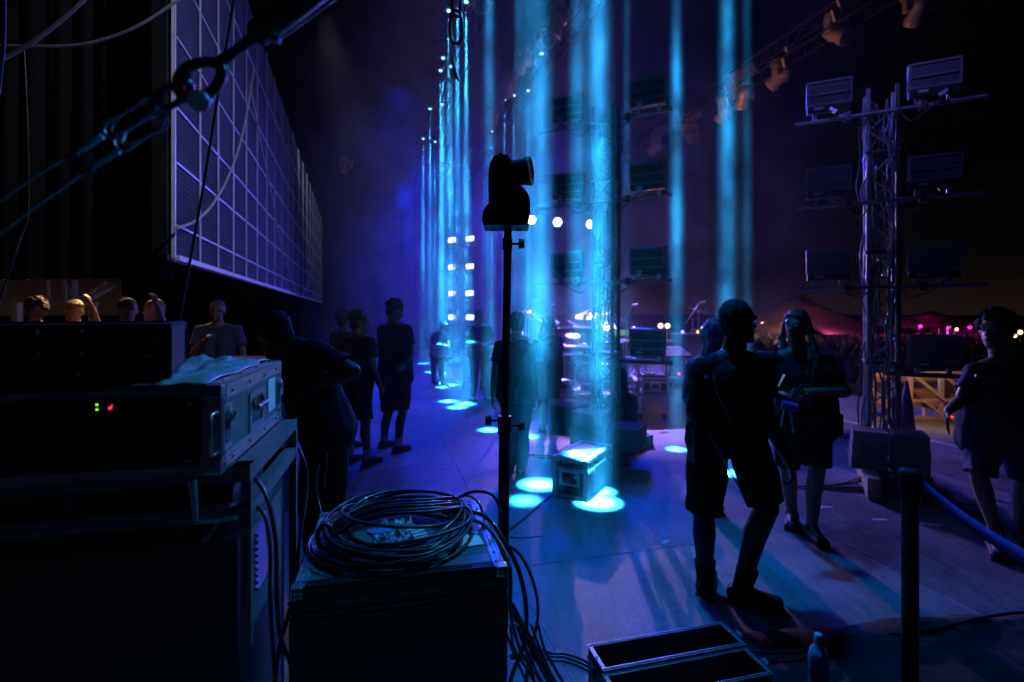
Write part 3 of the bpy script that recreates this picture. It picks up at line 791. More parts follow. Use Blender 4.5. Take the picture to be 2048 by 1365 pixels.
# open rack front of case 1: protruding rail latches at the corner
MB().tube([(1.045, -.002, .05), (1.045, -.045, .05), (1.045, -.045, .14), (1.045, -.002, .14)], .005, 8).build('rack_handle', 'steel', c1)
MB().bb(.03, 1.01, -.006, -.002, .02, hh - .02).build('front_module', 'black_paint', c1, bevel=.001)
for (px, py, m_) in ((158, 821, 'em_green'), (158, 831, 'em_green')):
    q = at(px, py, 1.045); lp = (Matrix.Rotation(-CA, 3, 'Z') @ (q - cz(C1, -1.05, 0)))
    MB().cyl((lp.x, -.0075, lp.z), (lp.x, -.006, lp.z), .0024, n=10).build('indicator_light', m_, c1)
for k_ in range(5):
    MB().cyl((.62 + k_ * .05, -.006, hh * .62), (.62 + k_ * .05, -.02, hh * .62), .009, n=12).build('knob', 'steel_dark', c1)
for x_ in (.05, .99):
    for z_ in (.035, hh - .035): MB().lathe([(.006, 0), (.005, .003), (.001, .004)], (x_, -.006, z_), (0, -1, 0), 8).build('rack_screw', 'steel', c1)
for k_ in range(7): MB().bb(.16 + k_ * .03, .178 + k_ * .03, -.0075, -.006, .05, .09).build('vent', 'black_matte', c1)
q = at(186, 827, 1.05); lp = (Matrix.Rotation(-CA, 3, 'Z') @ (q - cz(C1, -1.05, 0)))
MB().tube([(lp.x + .0026 * cos(a * pi / 6), -.0075, lp.z - .001 + .0026 * sin(a * pi / 6)) for a in range(12)], .0007, 5, True).cyl((lp.x + .0026, -.0075, lp.z), (lp.x + .0042, -.0075, lp.z + .0065), .0007, n=5).build('indicator_symbol', 'em_red', c1)

# plastic film on the case
def film(name, label, o, rz, x0, x1, y0, y1, z, amp, seed, mt='film', cat='plastic sheet'):
    nx, ny = 46, 30; P = []; rr = V((seed * 3.1, seed * 1.7, 0))
    for j in range(ny + 1):
        for i in range(nx + 1):
            u, v = i / nx, j / ny
            x = x0 + (x1 - x0) * u + .03 * noise.noise(V((v * 4, 1, seed))) * (1 if i in (0, nx) else .7)
            y = y0 + (y1 - y0) * v + .03 * noise.noise(V((u * 5, 3, seed)))
            q = V((u * 4, v * 3, 0)) + rr
            h = amp * (abs(noise.noise(q)) * 1.3 + abs(noise.noise(q * 2.7)) * .6 + abs(noise.noise(q * 6)) * .25)
            e_ = min(u, 1 - u, v, 1 - v) * 8; h *= min(1, .25 + e_)
            P.append((x, y, z + .003 + h))
    fs = [(j * (nx + 1) + i, j * (nx + 1) + i + 1, (j + 1) * (nx + 1) + i + 1, (j + 1) * (nx + 1) + i) for j in range(ny) for i in range(nx)]
    ob = MB().add(P, fs, True).build(name, mt, loc=o, rz=rz)
    so = ob.modifiers.new('s', 'SOLIDIFY'); so.thickness = .0015
    tag(ob, label, cat); return ob


film('plastic_sheet', 'crumpled pale plastic film lying on top of the teal sided case', cz(C1, 0, 0), CA, -.30, -.03, .0, .60, hh + .003, .026, 3)
# black case with rows of studs standing on it
c0 = flight_case('road_case', 'long black road case with rows of shiny studs, on top at far left', cz(C1, -.115, .03, hh + .006) - V((cos(radians(29)), sin(radians(29)), 0)) * 1.07, radians(29), 1.07, .5, .132, lam='case_black', trim='black_paint', lid=0, tw=.02, rivets=False, corner=False)
mb = MB()
for r_, z in enumerate((.122, .078, .03)):
    for k in range(14):
        x = .03 + k * .068 + rnd.uniform(-.004, .004)
        mb.lathe([(.0045, 0), (.004, .003), (.001, .004)], (x, -.0025, z), (0, -1, 0), 6).box((x, -.004, z), (.014, .002, .003))
stuff(mb.build('studs', 'steel', c0))
for z, L in ((.11, .035), (.095, .012), (.083, .012), (.066, .035), (.05, .012), (.036, .012)):
    MB().box((1.05 - L / 2, -.006, z), (L, .005, .006)).build('clip', 'steel', c0)

# small glinting things on the lower rack
o = MB().tube([at(384, 962, 1.12), at(388, 1000, 1.12), at(391, 1042, 1.12)], [.009, .0075, .005], 8).tube([at(388, 1046, 1.12), at(430, 1044, 1.125), at(472, 1036, 1.13)], .0045, 8).build('bent_bracket', 'alu')
tag(o, 'bent metal bracket with a pale arm on the dark front of the cart', 'bracket')
o = MB().tube(curve_pts([at(30, 1071, 1.02), at(90, 1066, 1.02), at(152, 1062, 1.03)], 4), .0025, 6).build('metal_rod', 'alu_dull'); tag(o, 'thin pale rod low on the dark rack at far left', 'rod')

# middle stack
O2 = V((-.556, 1.29, 0)); H2 = 1.0
c2 = flight_case('road_case', 'black road case with ridged metal edges carrying the cable coil, top of the middle stack', cz(O2, 0, 0, .66), CA, .552, .50, H2 - .66, lam='case_black', top='case_top', lid=.22, tw=.034, latch=[('x', .12, .21), ('x', .38, .21)], corner=True, front='steel_dark')  # front trim darkened in colour to stand in for shade
MB().bb(.035, .515, .10, .104, 1.0 - .66 + .0012, 1.0 - .66 + .0016).build('scratch_strip', 'alu_dull', c2)
c3 = flight_case('road_case', 'black road case under the one with the cable coil, lower in the middle stack', cz(O2, -.005, .01, .29), CA, .56, .49, .362, lam='case_black', trim='steel_dark', lid=.22, tw=.034, latch=[('x', .12, .25)], corner=True)  # dark trim colour imitates shade on both lower cases
c4 = flight_case('road_case', 'bottom black road case of the middle stack by the steel cart', cz(O2, 0, 0, .0), CA, .552, .50, .282, lam='case_black', trim='steel_dark', lid=0, tw=.03, corner=True)

# cable coil
def cl(x, y, z): return cz(O2, x, y, z)
coil = thing('cable_coil', 'big loose coil of thin black cable lying on the middle road case', 'cable coil', cl(.27, .24, H2 + .004), CA)
rc = random.Random(5)
for k in range(17):
    rx = rc.uniform(.165, .225); ry = rx * rc.uniform(.82, .98); cx_, cy_ = rc.uniform(-.03, .03), rc.uniform(-.03, .03); ph = rc.uniform(0, 6.3); z0 = .008 + .0052 * k
    if k in (0, 1): rx, ry, cx_ = .25, .225, -.02
    pts = []
    for j in range(48):
        a = 2 * pi * j / 48
        pts.append((cx_ + rx * cos(a) + .006 * sin(3 * a + ph), cy_ + ry * sin(a) + .006 * cos(2 * a + ph), max(.006, z0 * (.75 + .35 * sin(a + ph)))))
    MB().tube(pts, rc.choice((.0042, .0048, .0052)), 7, True).build('loop', 'rubber', coil)
for k in range(5):
    y = -.10 + k * .025; pts = [(-.20, y, .06), (-.08, y + .012 + rc.uniform(0, .02), .10), (.08, y + .03, .10), (.2, y + .09 + rc.uniform(0, .03), .07)]
    MB().tube(curve_pts(pts, 7), .0048, 7).build('loop', 'rubber', coil)
MB().tube([(-.215 + .02 * cos(a * pi / 5), -.06 + .0, .05 + .035 * sin(a * pi / 5)) for a in range(10)], .007, 7, True).build('cable_tie', 'rubber', coil)
o = MB().bb(-.035, .035, -.012, .012, 0, .002).build('tape_flag', 'tape_blue', coil); o.location = (-.06, -.12, .075); o.rotation_euler = (.3, 0, .3)
film('plastic_bag', 'small clear plastic bag with parts lying inside the cable coil', cl(.27, .24, H2 + .002), CA, -.075, .03, -.06, .09, 0, .03, 9, 'film', 'plastic bag')
o = MB().bb(-.02, .02, -.05, .05, 0, .004); 
for k in range(8): o.bb(-.022, .022, -.048 + k * .013, -.042 + k * .013, .004, .0055)
o = o.build('label_strip', 'paper', loc=cl(.325, .23, H2 + .012), rz=CA + .2); tag(o, 'striped paper tag beside the plastic bag in the coil', 'tag')
o = MB().bb(0, .11, 0, .09, 0, .0012).build('paper_label', 'paper', loc=cl(.405, .13, H2 + .003), rz=CA + .1); tag(o, 'worn pale label stuck on the middle case at right of the coil', 'label')

# cables from the coil down to the deck and along it
def cable(label, pts, r=.006, n=7, m='rubber', name='cable', group=None):
    o = MB().tube(curve_pts(pts, n), r, 7).build(name, m); tag(o, label, 'cable', group); return o


cable('outer black cable arching from the coil down past the lamp stand to the deck', [cl(.33, .36, 1.06), at(905, 1000, 1.72), at(945, 984, 1.7), at(985, 990, 1.68), at(1003, 1030, 1.66), at(1000, 1075, 1.62), at(1040, 1110, 1.6), at(1068, 1170, 1.62), at(1076, 1230, 1.66), at(1062, 1300, 1.72), at(1050, 1365, 1.78), V((.04, 1.85, .25)), V((.1, 1.95, .012))], .0052)
cable('second black cable falling in a long loop right of the middle case', [cl(.40, .30, 1.05), at(965, 1030, 1.66), at(1010, 1085, 1.6), at(1040, 1150, 1.58), at(1052, 1220, 1.6), at(1048, 1290, 1.66), at(1020, 1370, 1.7), V((0, 1.8, .2)), V((.1, 1.9, .01))], .0075)
cable('third black cable hanging close to the case latches', [cl(.42, .25, 1.04), at(960, 1045, 1.62), at(1002, 1090, 1.56), at(1020, 1140, 1.5), at(1022, 1230, 1.5), at(1040, 1300, 1.55), at(1068, 1365, 1.6), V((.12, 1.7, .1)), V((.2, 1.8, .01))], .006)
cable('thin black cable curling up behind the coil', [cl(.30, .40, 1.03), at(880, 1010, 1.75), at(920, 992, 1.75), at(952, 1000, 1.72), at(968, 1040, 1.68), at(955, 1075, 1.6)], .004)
cable('thick black cable running over the deck to the cyan lit case', [at(1012, 1066, 1.9) * 0 + gp(1000, 1075), gp(1040, 1045), gp(1075, 1014), gp(1105, 990), gp(1122, 968)], .016)
cable('thin black cable end lying on the deck right of the lamp stand', [gp(1000, 1073), gp(1040, 1077), gp(1085, 1073)], .007)
for k, (y0, y1) in enumerate(((1296, 1314), (1302, 1322), (1310, 1330))):
    cable(['upper', 'middle', 'lower'][k] + ' of the black cables leading into the open trays', [V((0, 1.75 + .05 * k, .015)), gp(1060, y0 + 25), gp(1110, y0 + 12), gp(1150, y1), gp(1200, y1 + 25)], .008)
for k in range(6):
    x = 1020 + 14 * k
    cable(['first', 'second', 'third', 'fourth', 'fifth', 'sixth'][k] + ' tangled cable standing up by the lower case at bottom centre', [at(x - 14, 1250, 1.62), at(x + rnd.uniform(-8, 16), 1300, 1.66), at(x + 24, 1345, 1.72), at(x + 44, 1390, 1.78), V((.16 + .02 * k, 1.9, .02))], rnd.choice((.005, .007)))
# cables hanging at the cart
cable('near black cable bulging out of the cart front corner', [at(512, 958, 1.27), at(535, 1000, 1.24), at(551, 1080, 1.22), at(553, 1180, 1.22), at(560, 1270, 1.22), at(585, 1340, 1.22), at(600, 1420, 1.22)], .0055)
cable('second black cable hanging inside the cart', [at(510, 1010, 1.3), at(530, 1035, 1.28), at(540, 1100, 1.26), at(540, 1200, 1.26), at(548, 1330, 1.26), at(552, 1400, 1.26)], .005)
cable('long black cable curving down the far leg of the cart', [at(598, 898, 1.78), at(610, 930, 1.76), at(613, 975, 1.74), at(603, 1050, 1.7), at(596, 1110, 1.66), at(588, 1190, 1.6), at(560, 1290, 1.5), at(545, 1400, 1.4)], .0065)
cable('thin pale cable hanging from the bent over person by the case', [at(638, 930, 2.3), at(632, 970, 2.25), at(640, 1015, 2.2), at(646, 1050, 2.1)], .004)

# lamp on the pole
LP = V(((1009 - CX) / F * 2.36, 2.36, 0))
ls = thing('lamp_stand', 'tall black lamp stand with clamping knobs behind the middle cases', 'stand', LP)
zk = EYE - (852 - HY) / F * 2.36
zt = EYE - (455 - HY) / F * 2.36
MB().cyl((-.008, 0, .25), (0, 0, zk + .03), .026, n=14).build('lower_tube', 'black_paint', ls)
MB().cyl((0, 0, zk - .1), (.016, 0, zt), .0185, n=14).build('upper_tube', 'black_paint', ls)
MB().cyl((0, 0, zk - .035), (0, 0, zk + .045), .032, n=14).build('collar', 'black_paint', ls)
def knob(x, z, d, n_='knob'):
    MB().cyl((x, 0, z), (x + d * .045, 0, z), .006, n=8).cyl((x + d * .035, 0, z), (x + d * .062, 0, z), .024, .02, n=8).build(n_, 'black_matte', ls)
knob(-.026, zk + .025, -1); knob(.03, zk + .0, 1); 
MB().cyl((.012, 0, EYE - (500 - HY) / F * 2.36), (.014, 0, EYE - (478 - HY) / F * 2.36), .024, n=14).build('top_collar', 'black_paint', ls)
knob(.03, EYE - (488 - HY) / F * 2.36, 1)
for a in (95, 215, 335):
    c_, s_ = cos(radians(a)), sin(radians(a))
    MB().bar((c_ * .03, s_ * .03, .36), (c_ * .25, s_ * .25, .03), .018, .03).build('leg', 'black_paint', ls)
    MB().box((c_ * .26, s_ * .26, .015), (.04, .04, .03)).build('foot', 'rubber', ls)
    MB().bar((c_ * .03, s_ * .03, .12), (c_ * .16, s_ * .16, .16), .012, .02).build('brace', 'black_paint', ls)

def px(x, y, dy=0): return V(((x - 1015) / F * 2.36, dy, -(y - 455) / F * 2.36))
mh = thing('moving_head_lamp', 'black moving head lamp on top of the pole, seen in silhouette', 'stage lamp', V((LP.x + .016, LP.y, zt)))
def slab(pts, d0, d1, name, m, bev=.008):
    P = [px(x, y, d0) for x, y in pts] + [px(x, y, d1) for x, y in pts]; n = len(pts)
    fs = [tuple(range(n - 1, -1, -1)), tuple(range(n, 2 * n))] + [(i, (i + 1) % n, n + (i + 1) % n, n + i) for i in range(n)]
    mb = MB().add(P, fs); me = mb.build(name, m, mh); bm = bmesh.new(); bm.from_mesh(me.data); bmesh.ops.recalc_face_normals(bm, faces=bm.faces)
    if bev: bmesh.ops.bevel(bm, geom=list(bm.edges), offset=bev, segments=2, affect='EDGES')
    bm.to_mesh(me.data); bm.free(); return me
slab([(964, 449), (969, 422), (982, 412), (985, 372), (1031, 372), (1052, 392), (1058, 404), (1058, 440), (1050, 452)], -.09, .09, 'base', 'black_matte')
slab([(977, 425), (976, 345), (981, 322), (992, 310), (1008, 309), (1019, 318), (1024, 328), (1028, 362), (1040, 378), (1044, 425)], -.035, .12, 'yoke', 'black_matte', .012)
MB().bb(-.11, .094, -.085, .085, -.004, .002).build('base_plate', 'frame_grey', mh)
for xx in (-.07, .05): MB().cyl((xx, .03, -.012), (xx, .03, -.004), .014, n=10).build('foot', 'rubber', mh)
a = px(1018, 343, .04); b_ = px(1052, 341, .02); dd = (b_ - a).normalized()
MB().lathe([(.050, 0), (.058, .02), (.060, .075), (.066, .08), (.067, .104), (.060, .106), (.056, .09)], a, dd, 24).build('head', 'black_matte', mh)
MB().lathe([(.055, .092), (.04, .099), (.005, .103)], a, dd, 20).build('lens', 'lens_glass', mh)
MB().tube(curve_pts([px(985, 452, .02), px(990, 460, .02), px(1000, 461, .01), px(1008, 455, .01)], 5), .002, 5).build('wire', 'rubber', mh)

# ------------------------------------------------------------------ rigging hardware up left (close to the camera)
D = .82
def rg(x, y, d=0): return at(x, y, D + d)
tb = thing('turnbuckle', 'big black turnbuckle rod slanting up from the shackle at the top left', 'turnbuckle', (0, 0, 0))
MB().tube([rg(436, 128), rg(470, 103), rg(515, 70)], [.010, .0075, .0095], 12).build('threaded_rod', 'steel_dark', tb)
MB().tube([rg(505, 76), rg(512, 70), rg(560, 34), rg(600, 4), rg(660, -45)], [.012, .019, .021, .021, .021], 14).build('body', 'black_paint', tb)
MB().tube([rg(560, 82, -.01), rg(540, 76, -.01), rg(528, 84, -.01)], .006, 8).build('lock_pin', 'steel', tb)
jaw = [rg(402 + 46 * cos(a) * .82 + 22 * sin(a) * .4, 160 - 46 * cos(a) * .55 - 34 * sin(a) * -.9, .004 * sin(a)) for a in [2 * pi * k / 28 for k in range(28)]]
jaw = []
ang = math.atan2(-.62, 1)  # along the rod, in picture terms
for k in range(28):
    a = 2 * pi * k / 28; u = 48 * cos(a); w = 33 * sin(a) * (1 - .15 * cos(a))
    jaw.append(rg(400 + u * cos(ang) - w * sin(ang), 160 + u * sin(ang) + w * cos(ang), .006 * sin(a)))
MB().tube(jaw, .0085, 10, True).build('jaw', 'black_paint', tb)
MB().cyl(rg(372, 150, -.022), rg(372, 150, .022), .007, n=10).build('jaw_pin', 'steel_dark', tb)
MB().cyl(rg(398, 203, -.02), rg(410, 196, .02), .012, n=12).cyl(rg(396, 204, -.026), rg(400, 201, -.016), .017, n=6).build('bolt', 'steel', tb)
o = MB().cyl(at(560, 78, .95), at(680, -10, .95), .0035, n=8).build('steel_rod', 'alu_dull'); tag(o, 'thin pale rod lying just under the turnbuckle body', 'rod')
sh = thing('shackle', 'dark bow shackle joining the turnbuckle to the wire ropes', 'shackle', (0, 0, 0))
pts = []
for k in range(24):
    a = 2 * pi * k / 24; u = 44 * cos(a); w = 17 * sin(a)
    pts.append(rg(344 + u * cos(ang) - w * sin(ang), 192 + u * sin(ang) + w * cos(ang), .02 * sin(a)))
MB().tube(pts, .0058, 8, True).build('bow', 'steel_dark', sh)
MB().cyl(rg(318, 205, -.03), rg(318, 205, .03), .006, n=10).build('pin', 'steel', sh)
for nm, cx_, cy_, dz, tail, cy1, cy2 in (('upper', 262, 238, .012, [(205, 272), (150, 306), (75, 350), (0, 402), (-60, 440)], (204, 273), (162, 300)),
                                          ('lower', 282, 262, -.012, [(240, 300), (185, 334), (70, 415), (0, 468), (-60, 515)], (236, 303), (192, 330))):
    wr = thing('wire_rope', f'{nm} steel wire rope with an eye loop and cyan taped end at the left', 'wire rope', (0, 0, 0), 0, 'wire ropes held by the shackle')
    loop = []
    for k in range(26):
        a = 2 * pi * k / 26; u = 60 * cos(a); w = 25 * sin(a) * (1 + .25 * cos(2 * a)) + 3 * sin(3 * a)
        loop.append(rg(cx_ + u * cos(ang) - w * sin(ang), cy_ + u * sin(ang) + w * cos(ang), dz))
    MB().tube(loop, .0024, 8, True).build('eye_loop', 'steel', wr)
    inner = []
    for k in range(26):
        a = 2 * pi * k / 26; u = 50 * cos(a); w = 17 * sin(a)
        inner.append(rg(cx_ + 4 + u * cos(ang) - w * sin(ang), cy_ - 2 + u * sin(ang) + w * cos(ang), dz))
    MB().tube(inner, .0018, 8, True).build('thimble', 'alu_dull', wr)
    MB().tube([rg(x, y, dz) for x, y in tail], .0026, 8).build('rope', 'steel', wr)
    MB().cyl(rg(*cy1, dz), rg(*cy2, dz), .0052, n=10).build('tape_sleeve', 'tape_cyan', wr)
    MB().cyl(rg(cy2[0] - 8, cy2[1] + 6, dz), rg(cy2[0] - 26, cy2[1] + 18, dz), .0055, n=8).build('clamp', 'steel_dark', wr)
o = MB().cyl(rg(248, 262, -.02), rg(243, 282, -.02), .0035, n=8).build('tape_band', 'tape_cyan'); tag(o, 'short cyan tape band between the two wire rope eyes', 'tape')

# chain hanging at the top centre
ch = thing('hanging_chain', 'black chain with long links hanging in front of the cyan beams', 'chain', (0, 0, 0))
DC = 1.5
def link(cx_, y0, y1, w, r, rot):
    pts = []; hh_ = (y1 - y0) / 2; cy_ = (y0 + y1) / 2
    for k in range(24):
        a = 2 * pi * k / 24; u = w / 2 * (abs(cos(a)) ** .7) * (1 if cos(a) > 0 else -1); v = hh_ * (abs(sin(a)) ** .8) * (1 if sin(a) > 0 else -1)
        q = at(cx_, cy_ - v, DC); pts.append(q + V((u * cos(rot) / F * DC, u * sin(rot) / F * DC, 0)))
    MB().tube(pts, r, 10, True).build('link', 'black_paint', ch)
link(913, -60, -8, 24, .0045, 1.3); link(913, -22, 34, 20, .0045, .5); link(912, 22, 88, 24, .0052, .25)
MB().tube([at(905, 84, DC), at(905, 110, DC), at(910, 125, DC)], .0012, 6).tube([at(918, 84, DC), at(917, 104, DC), at(913, 125, DC)], .0012, 6).build('wire_loop', 'steel_dark', ch)
MB().tube([at(906, 118, DC), at(908, 140, DC), at(914, 156, DC), at(920, 163, DC)], [.0035, .0065, .006, .0025], 8).build('hook_tag', 'black_paint', ch)

# ------------------------------------------------------------------ cyan lit case and open case on the deck
a_ = radians(-30)
sc_ = flight_case('road_case', 'small road case lit cyan by the beams, alone on the deck', V((.375, 4.745, 0)), a_, .345, .66, .37, lam='case_black', top='case_top', trim='alu_brightened', lid=.28, tw=.038, handle=[('y', .17, .19, 1.15)], latch=[('x', .12, .27), ('x', .52, .27)])
t = thing('open_case', 'shallow open case tray with bright metal rim beside the crouching person', 'road case', gp(1262, 902), radians(38))
MB().bb(0, .42, 0, .3, 0, .012).build('floor_board', 'case_black', t)
for q in ((0, .42, -.008, .008), (0, .42, .292, .308)): MB().bb(*q, .012, .13).build('side', 'case_lam', t)
for q in ((-.008, .0, -.008, .308), (.42, .428, -.008, .308)): MB().bb(*q, .0, .13).build('side', 'case_lam', t)
for q in ((-.012, .432, -.014, .014), (-.012, .432, .286, .314)): MB().bb(*q, .13, .142).build('rim', 'alu', t)
for q in ((-.012, .012, .014, .286), (.408, .432, .014, .286)): MB().bb(*q, .13, .142).build('rim', 'alu', t)
MB().bb(-.005, .425, -.018, -.009, .0, .018).build('rim', 'alu', t)

# two long open trays at the bottom
def tray(label, o, rz, L, Wd, H):
    t = thing('open_tray', label, 'case tray', o, rz, 'open case trays at the bottom of the picture')
    MB().bb(.01, L - .01, .01, Wd - .01, 0, .02).build('floor_board', 'cloth_black', t)
    for q in ((0, L, 0, .010), (0, L, Wd - .010, Wd), (0, .010, .010, Wd - .010), (L - .010, L, .010, Wd - .010)): MB().bb(*q, .0 if q[0] else .0, H).build('side', 'case_lam', t)
    for q in ((-.004, L + .004, -.004, .014), (-.004, L + .004, Wd - .014, Wd + .004), (-.004, .014, .014, Wd - .014), (L - .014, L + .004, .014, Wd - .014)):
        MB().bb(*q, H, H + .004).bb(q[0] + .003, q[1] - .003, (q[2] + q[3]) / 2 - .001, (q[2] + q[3]) / 2 + .001, H + .004, H + .007).build('rim', 'alu', t)
    for q in ((-.006, -.001, 0, Wd), (L + .001, L + .006, 0, Wd)): MB().bb(*q, H - .05, H - .035).build('side_strip', 'alu_dull', t)
    mb = MB()
    for s_ in (.35, ):
        lt = MB().bb(L + .006, L + .014, Wd * s_ - .02, Wd * s_ + .02, H - .06, H + .012).build('latch', 'steel', t, bevel=.002)
        MB().cyl((L + .018, Wd * s_ - .015, H + .01), (L + .018, Wd * s_ + .015, H + .01), .006, n=10).build('latch_roll', 'alu', lt)
    MB().bb(-.02, -.006, Wd * .4, Wd * .6, H - .08, H - .03).build('catch', 'steel_dark', t, bevel=.002)
    rr = random.Random(len(label))
    mb = MB()
    for k in range(7): mb.ell((rr.uniform(.06, L - .06), rr.uniform(.03, Wd - .03), .022), .004, 6, 4)
    stuff(mb.build('screws', 'steel', t))
    return t


TH = .26
def tp(px_, py_): Y = (EYE - TH) * F / (py_ - HY); return V(((px_ - CX) / F * Y, Y, 0))
q0, q1, q2 = tp(1208, 1343), tp(1490, 1290), tp(1165, 1295)
ra = math.atan2((q1 - q0).y, (q1 - q0).x)
tray('far long open case tray with metal rim at the bottom centre', q0, ra, (q1 - q0).length, (q2 - q0).length, TH)
g0, g1 = tp(1208, 1343) + V((.035, -.165, 0)), tp(1208, 1343) + V((.035, -.165, 0)) + (q1 - q0)
tray('near long open case tray cut by the bottom edge', g0, ra, (q1 - q0).length * 1.0, (q2 - q0).length, TH - .01)

# bottle
bt = thing('water_bottle', 'clear crumpled plastic water bottle standing at the bottom', 'bottle', at(1637, 1362, 2.15).to_2d().to_3d())
bh = .0
q = at(1637, 1362, 2.15); bt.location = (q.x, q.y, .012)
hb = EYE - (1268 - HY) / F * 2.15
zb0 = .012
prof = [(.008, 0), (.033, .004), (.036, .02), (.033, .04), (.036, .06), (.034, .09), (.036, .12), (.033, .15), (.036, .18), (.034, .20), (.026, .218), (.014, .228), (.0135, .24)]
k_ = (hb - zb0 - .012) / .255
MB().lathe([(r_ * 1.1, h * k_) for r_, h in prof], n=16).build('shell', 'clear', bt)
MB().lathe([(.0165, .24 * k_), (.0165, .262 * k_), (.013, .265 * k_)], n=14).build('cap', 'tape_white', bt)
MB().lathe([(.0385, .09 * k_), (.0385, .15 * k_)], n=16).build('label_wrap', 'tape_blue', bt)

# stanchion with blue belt
YP = 2.2; XP = (1820 - CX) / F * YP; ZP = EYE - (937 - HY) / F * YP
sp = thing('barrier_post', 'black belt barrier post standing at the lower right', 'barrier post', (XP, YP, .012))
MB().lathe([(.12, 0), (.12, .008), (.1, .016), (.045, .03)], n=28).build('base', 'cloth_black', sp)
MB().cyl((0, 0, .04), (0, 0, ZP - .105), .031, n=20).build('tube', 'black_paint', sp)
MB().lathe([(.036, ZP - .125), (.040, ZP - .12), (.041, ZP - .03), (.037, ZP - .018), (.02, ZP - .014)], n=22).build('head', 'black_matte', sp)
E2 = at(2052, 1112, 1.47)
p2 = thing('barrier_post', 'second black belt barrier post just outside the right edge', 'barrier post', (E2.x + .1, E2.y - .11, .012))
for ch_ in list(sp.children): share(ch_, p2, (0, 0, 0))
S0 = V((XP + .03, YP - .01, ZP - .055)); S1 = V((E2.x + .07, E2.y - .07, ZP - .075))
n = 24; P = []; 
for i in range(n + 1):
    u = i / n; c = S0.lerp(S1, u) - V((0, 0, .03 * sin(pi * u))); tw_ = .08 * sin(pi * u)
    nrm = V((.5, .5, 0)) * .026 * sin(tw_)
    for s_ in (1, -1): P.append(c + V((0, 0, .0235 * cos(tw_))) * s_ + nrm * s_)
ob = MB().add(P, [(2 * i, 2 * i + 1, 2 * i + 3, 2 * i + 2) for i in range(n)], True).build('barrier_belt', 'belt_blue')
so = ob.modifiers.new('s', 'SOLIDIFY'); so.thickness = .0015
tag(ob, 'wide blue belt stretched from the black post to the right edge', 'belt')

# rumpled black floor cloth at lower right
nx, ny = 110, 46; P = []
def edge_y(x): return 2.62 + .12 * (x - .6) + .06 * noise.noise(V((x * 1.6, 0, 0))) + .03 * noise.noise(V((x * 5, 2, 0)))
for j in range(ny + 1):
    for i in range(nx + 1):
        x = .50 + 3.4 * i / nx; v = j / ny; y = edge_y(x) - v * 2.0
        q = V((x * 1.3, y * 3.2, 0)); h = .022 * max(0, noise.noise(q)) + .03 * abs(noise.noise(q * 2.3)) + .02 * abs(noise.noise(q * 5)) + .02 * math.exp(-((v - .06) / .05) ** 2) + .012 * noise.noise(q * 6)
        P.append((x, y, .008 + max(0, h) * min(1, v * 30) * min(1, (i) / 6)))
ob = MB().add(P, [(j * (nx + 1) + i, (j + 1) * (nx + 1) + i, (j + 1) * (nx + 1) + i + 1, j * (nx + 1) + i + 1) for j in range(ny) for i in range(nx)], True).build('floor_cloth', 'cloth_black')
so = ob.modifiers.new('s', 'SOLIDIFY'); so.thickness = -.004
tag(ob, 'rumpled black cloth spread over the deck at the lower right', 'cloth')
cable('thick black cable lying along the edge of the floor cloth', [V((.75, 2.42, .03)), V((1.0, 2.5, .05)), V((1.35, 2.47, .06)), V((1.7, 2.6, .05)), V((2.1, 2.63, .06)), V((2.7, 2.8, .05)), V((3.3, 2.85, .05))], .008)

# ------------------------------------------------------------------ people
def evaluated(o, name):
    dg = bpy.context.evaluated_depsgraph_get(); me = bpy.data.meshes.new_from_object(o.evaluated_get(dg)); me.name = name; return me


def organic(mb, name, m, parent, vox, smooth=3, fold=0, fs=9, keep=None):
    o = mb.build(name, m, parent)
    r_ = o.modifiers.new('r', 'REMESH'); r_.mode = 'VOXEL'; r_.voxel_size = vox; r_.use_smooth_shade = True
    if smooth: s_ = o.modifiers.new('s', 'SMOOTH'); s_.iterations = smooth; s_.factor = .5
    me = evaluated(o, name); o.modifiers.clear(); o.data = me
    if not me.materials: me.materials.append(MATS[m])
    if fold:
        import numpy as np
        n = len(me.vertices); co = np.empty(n * 3, 'f'); me.vertices.foreach_get('co', co); co = co.reshape(-1, 3)
        no = np.empty(n * 3, 'f'); me.vertex_normals.foreach_get('vector', no); no = no.reshape(-1, 3)
        nz = np.array([noise.noise(V((c[0] * fs, c[1] * fs, c[2] * fs * .45 + c[0] * 3))) * .7 + noise.noise(V((c[0] * fs * 2.6, c[1] * fs * 2.6, c[2] * fs * 1.2))) * .35 for c in co], 'f')
        co += no * (nz * fold)[:, None]; me.vertices.foreach_set('co', co.ravel())
    me.polygons.foreach_set('use_smooth', [True] * len(me.polygons)); me.update()
    return o


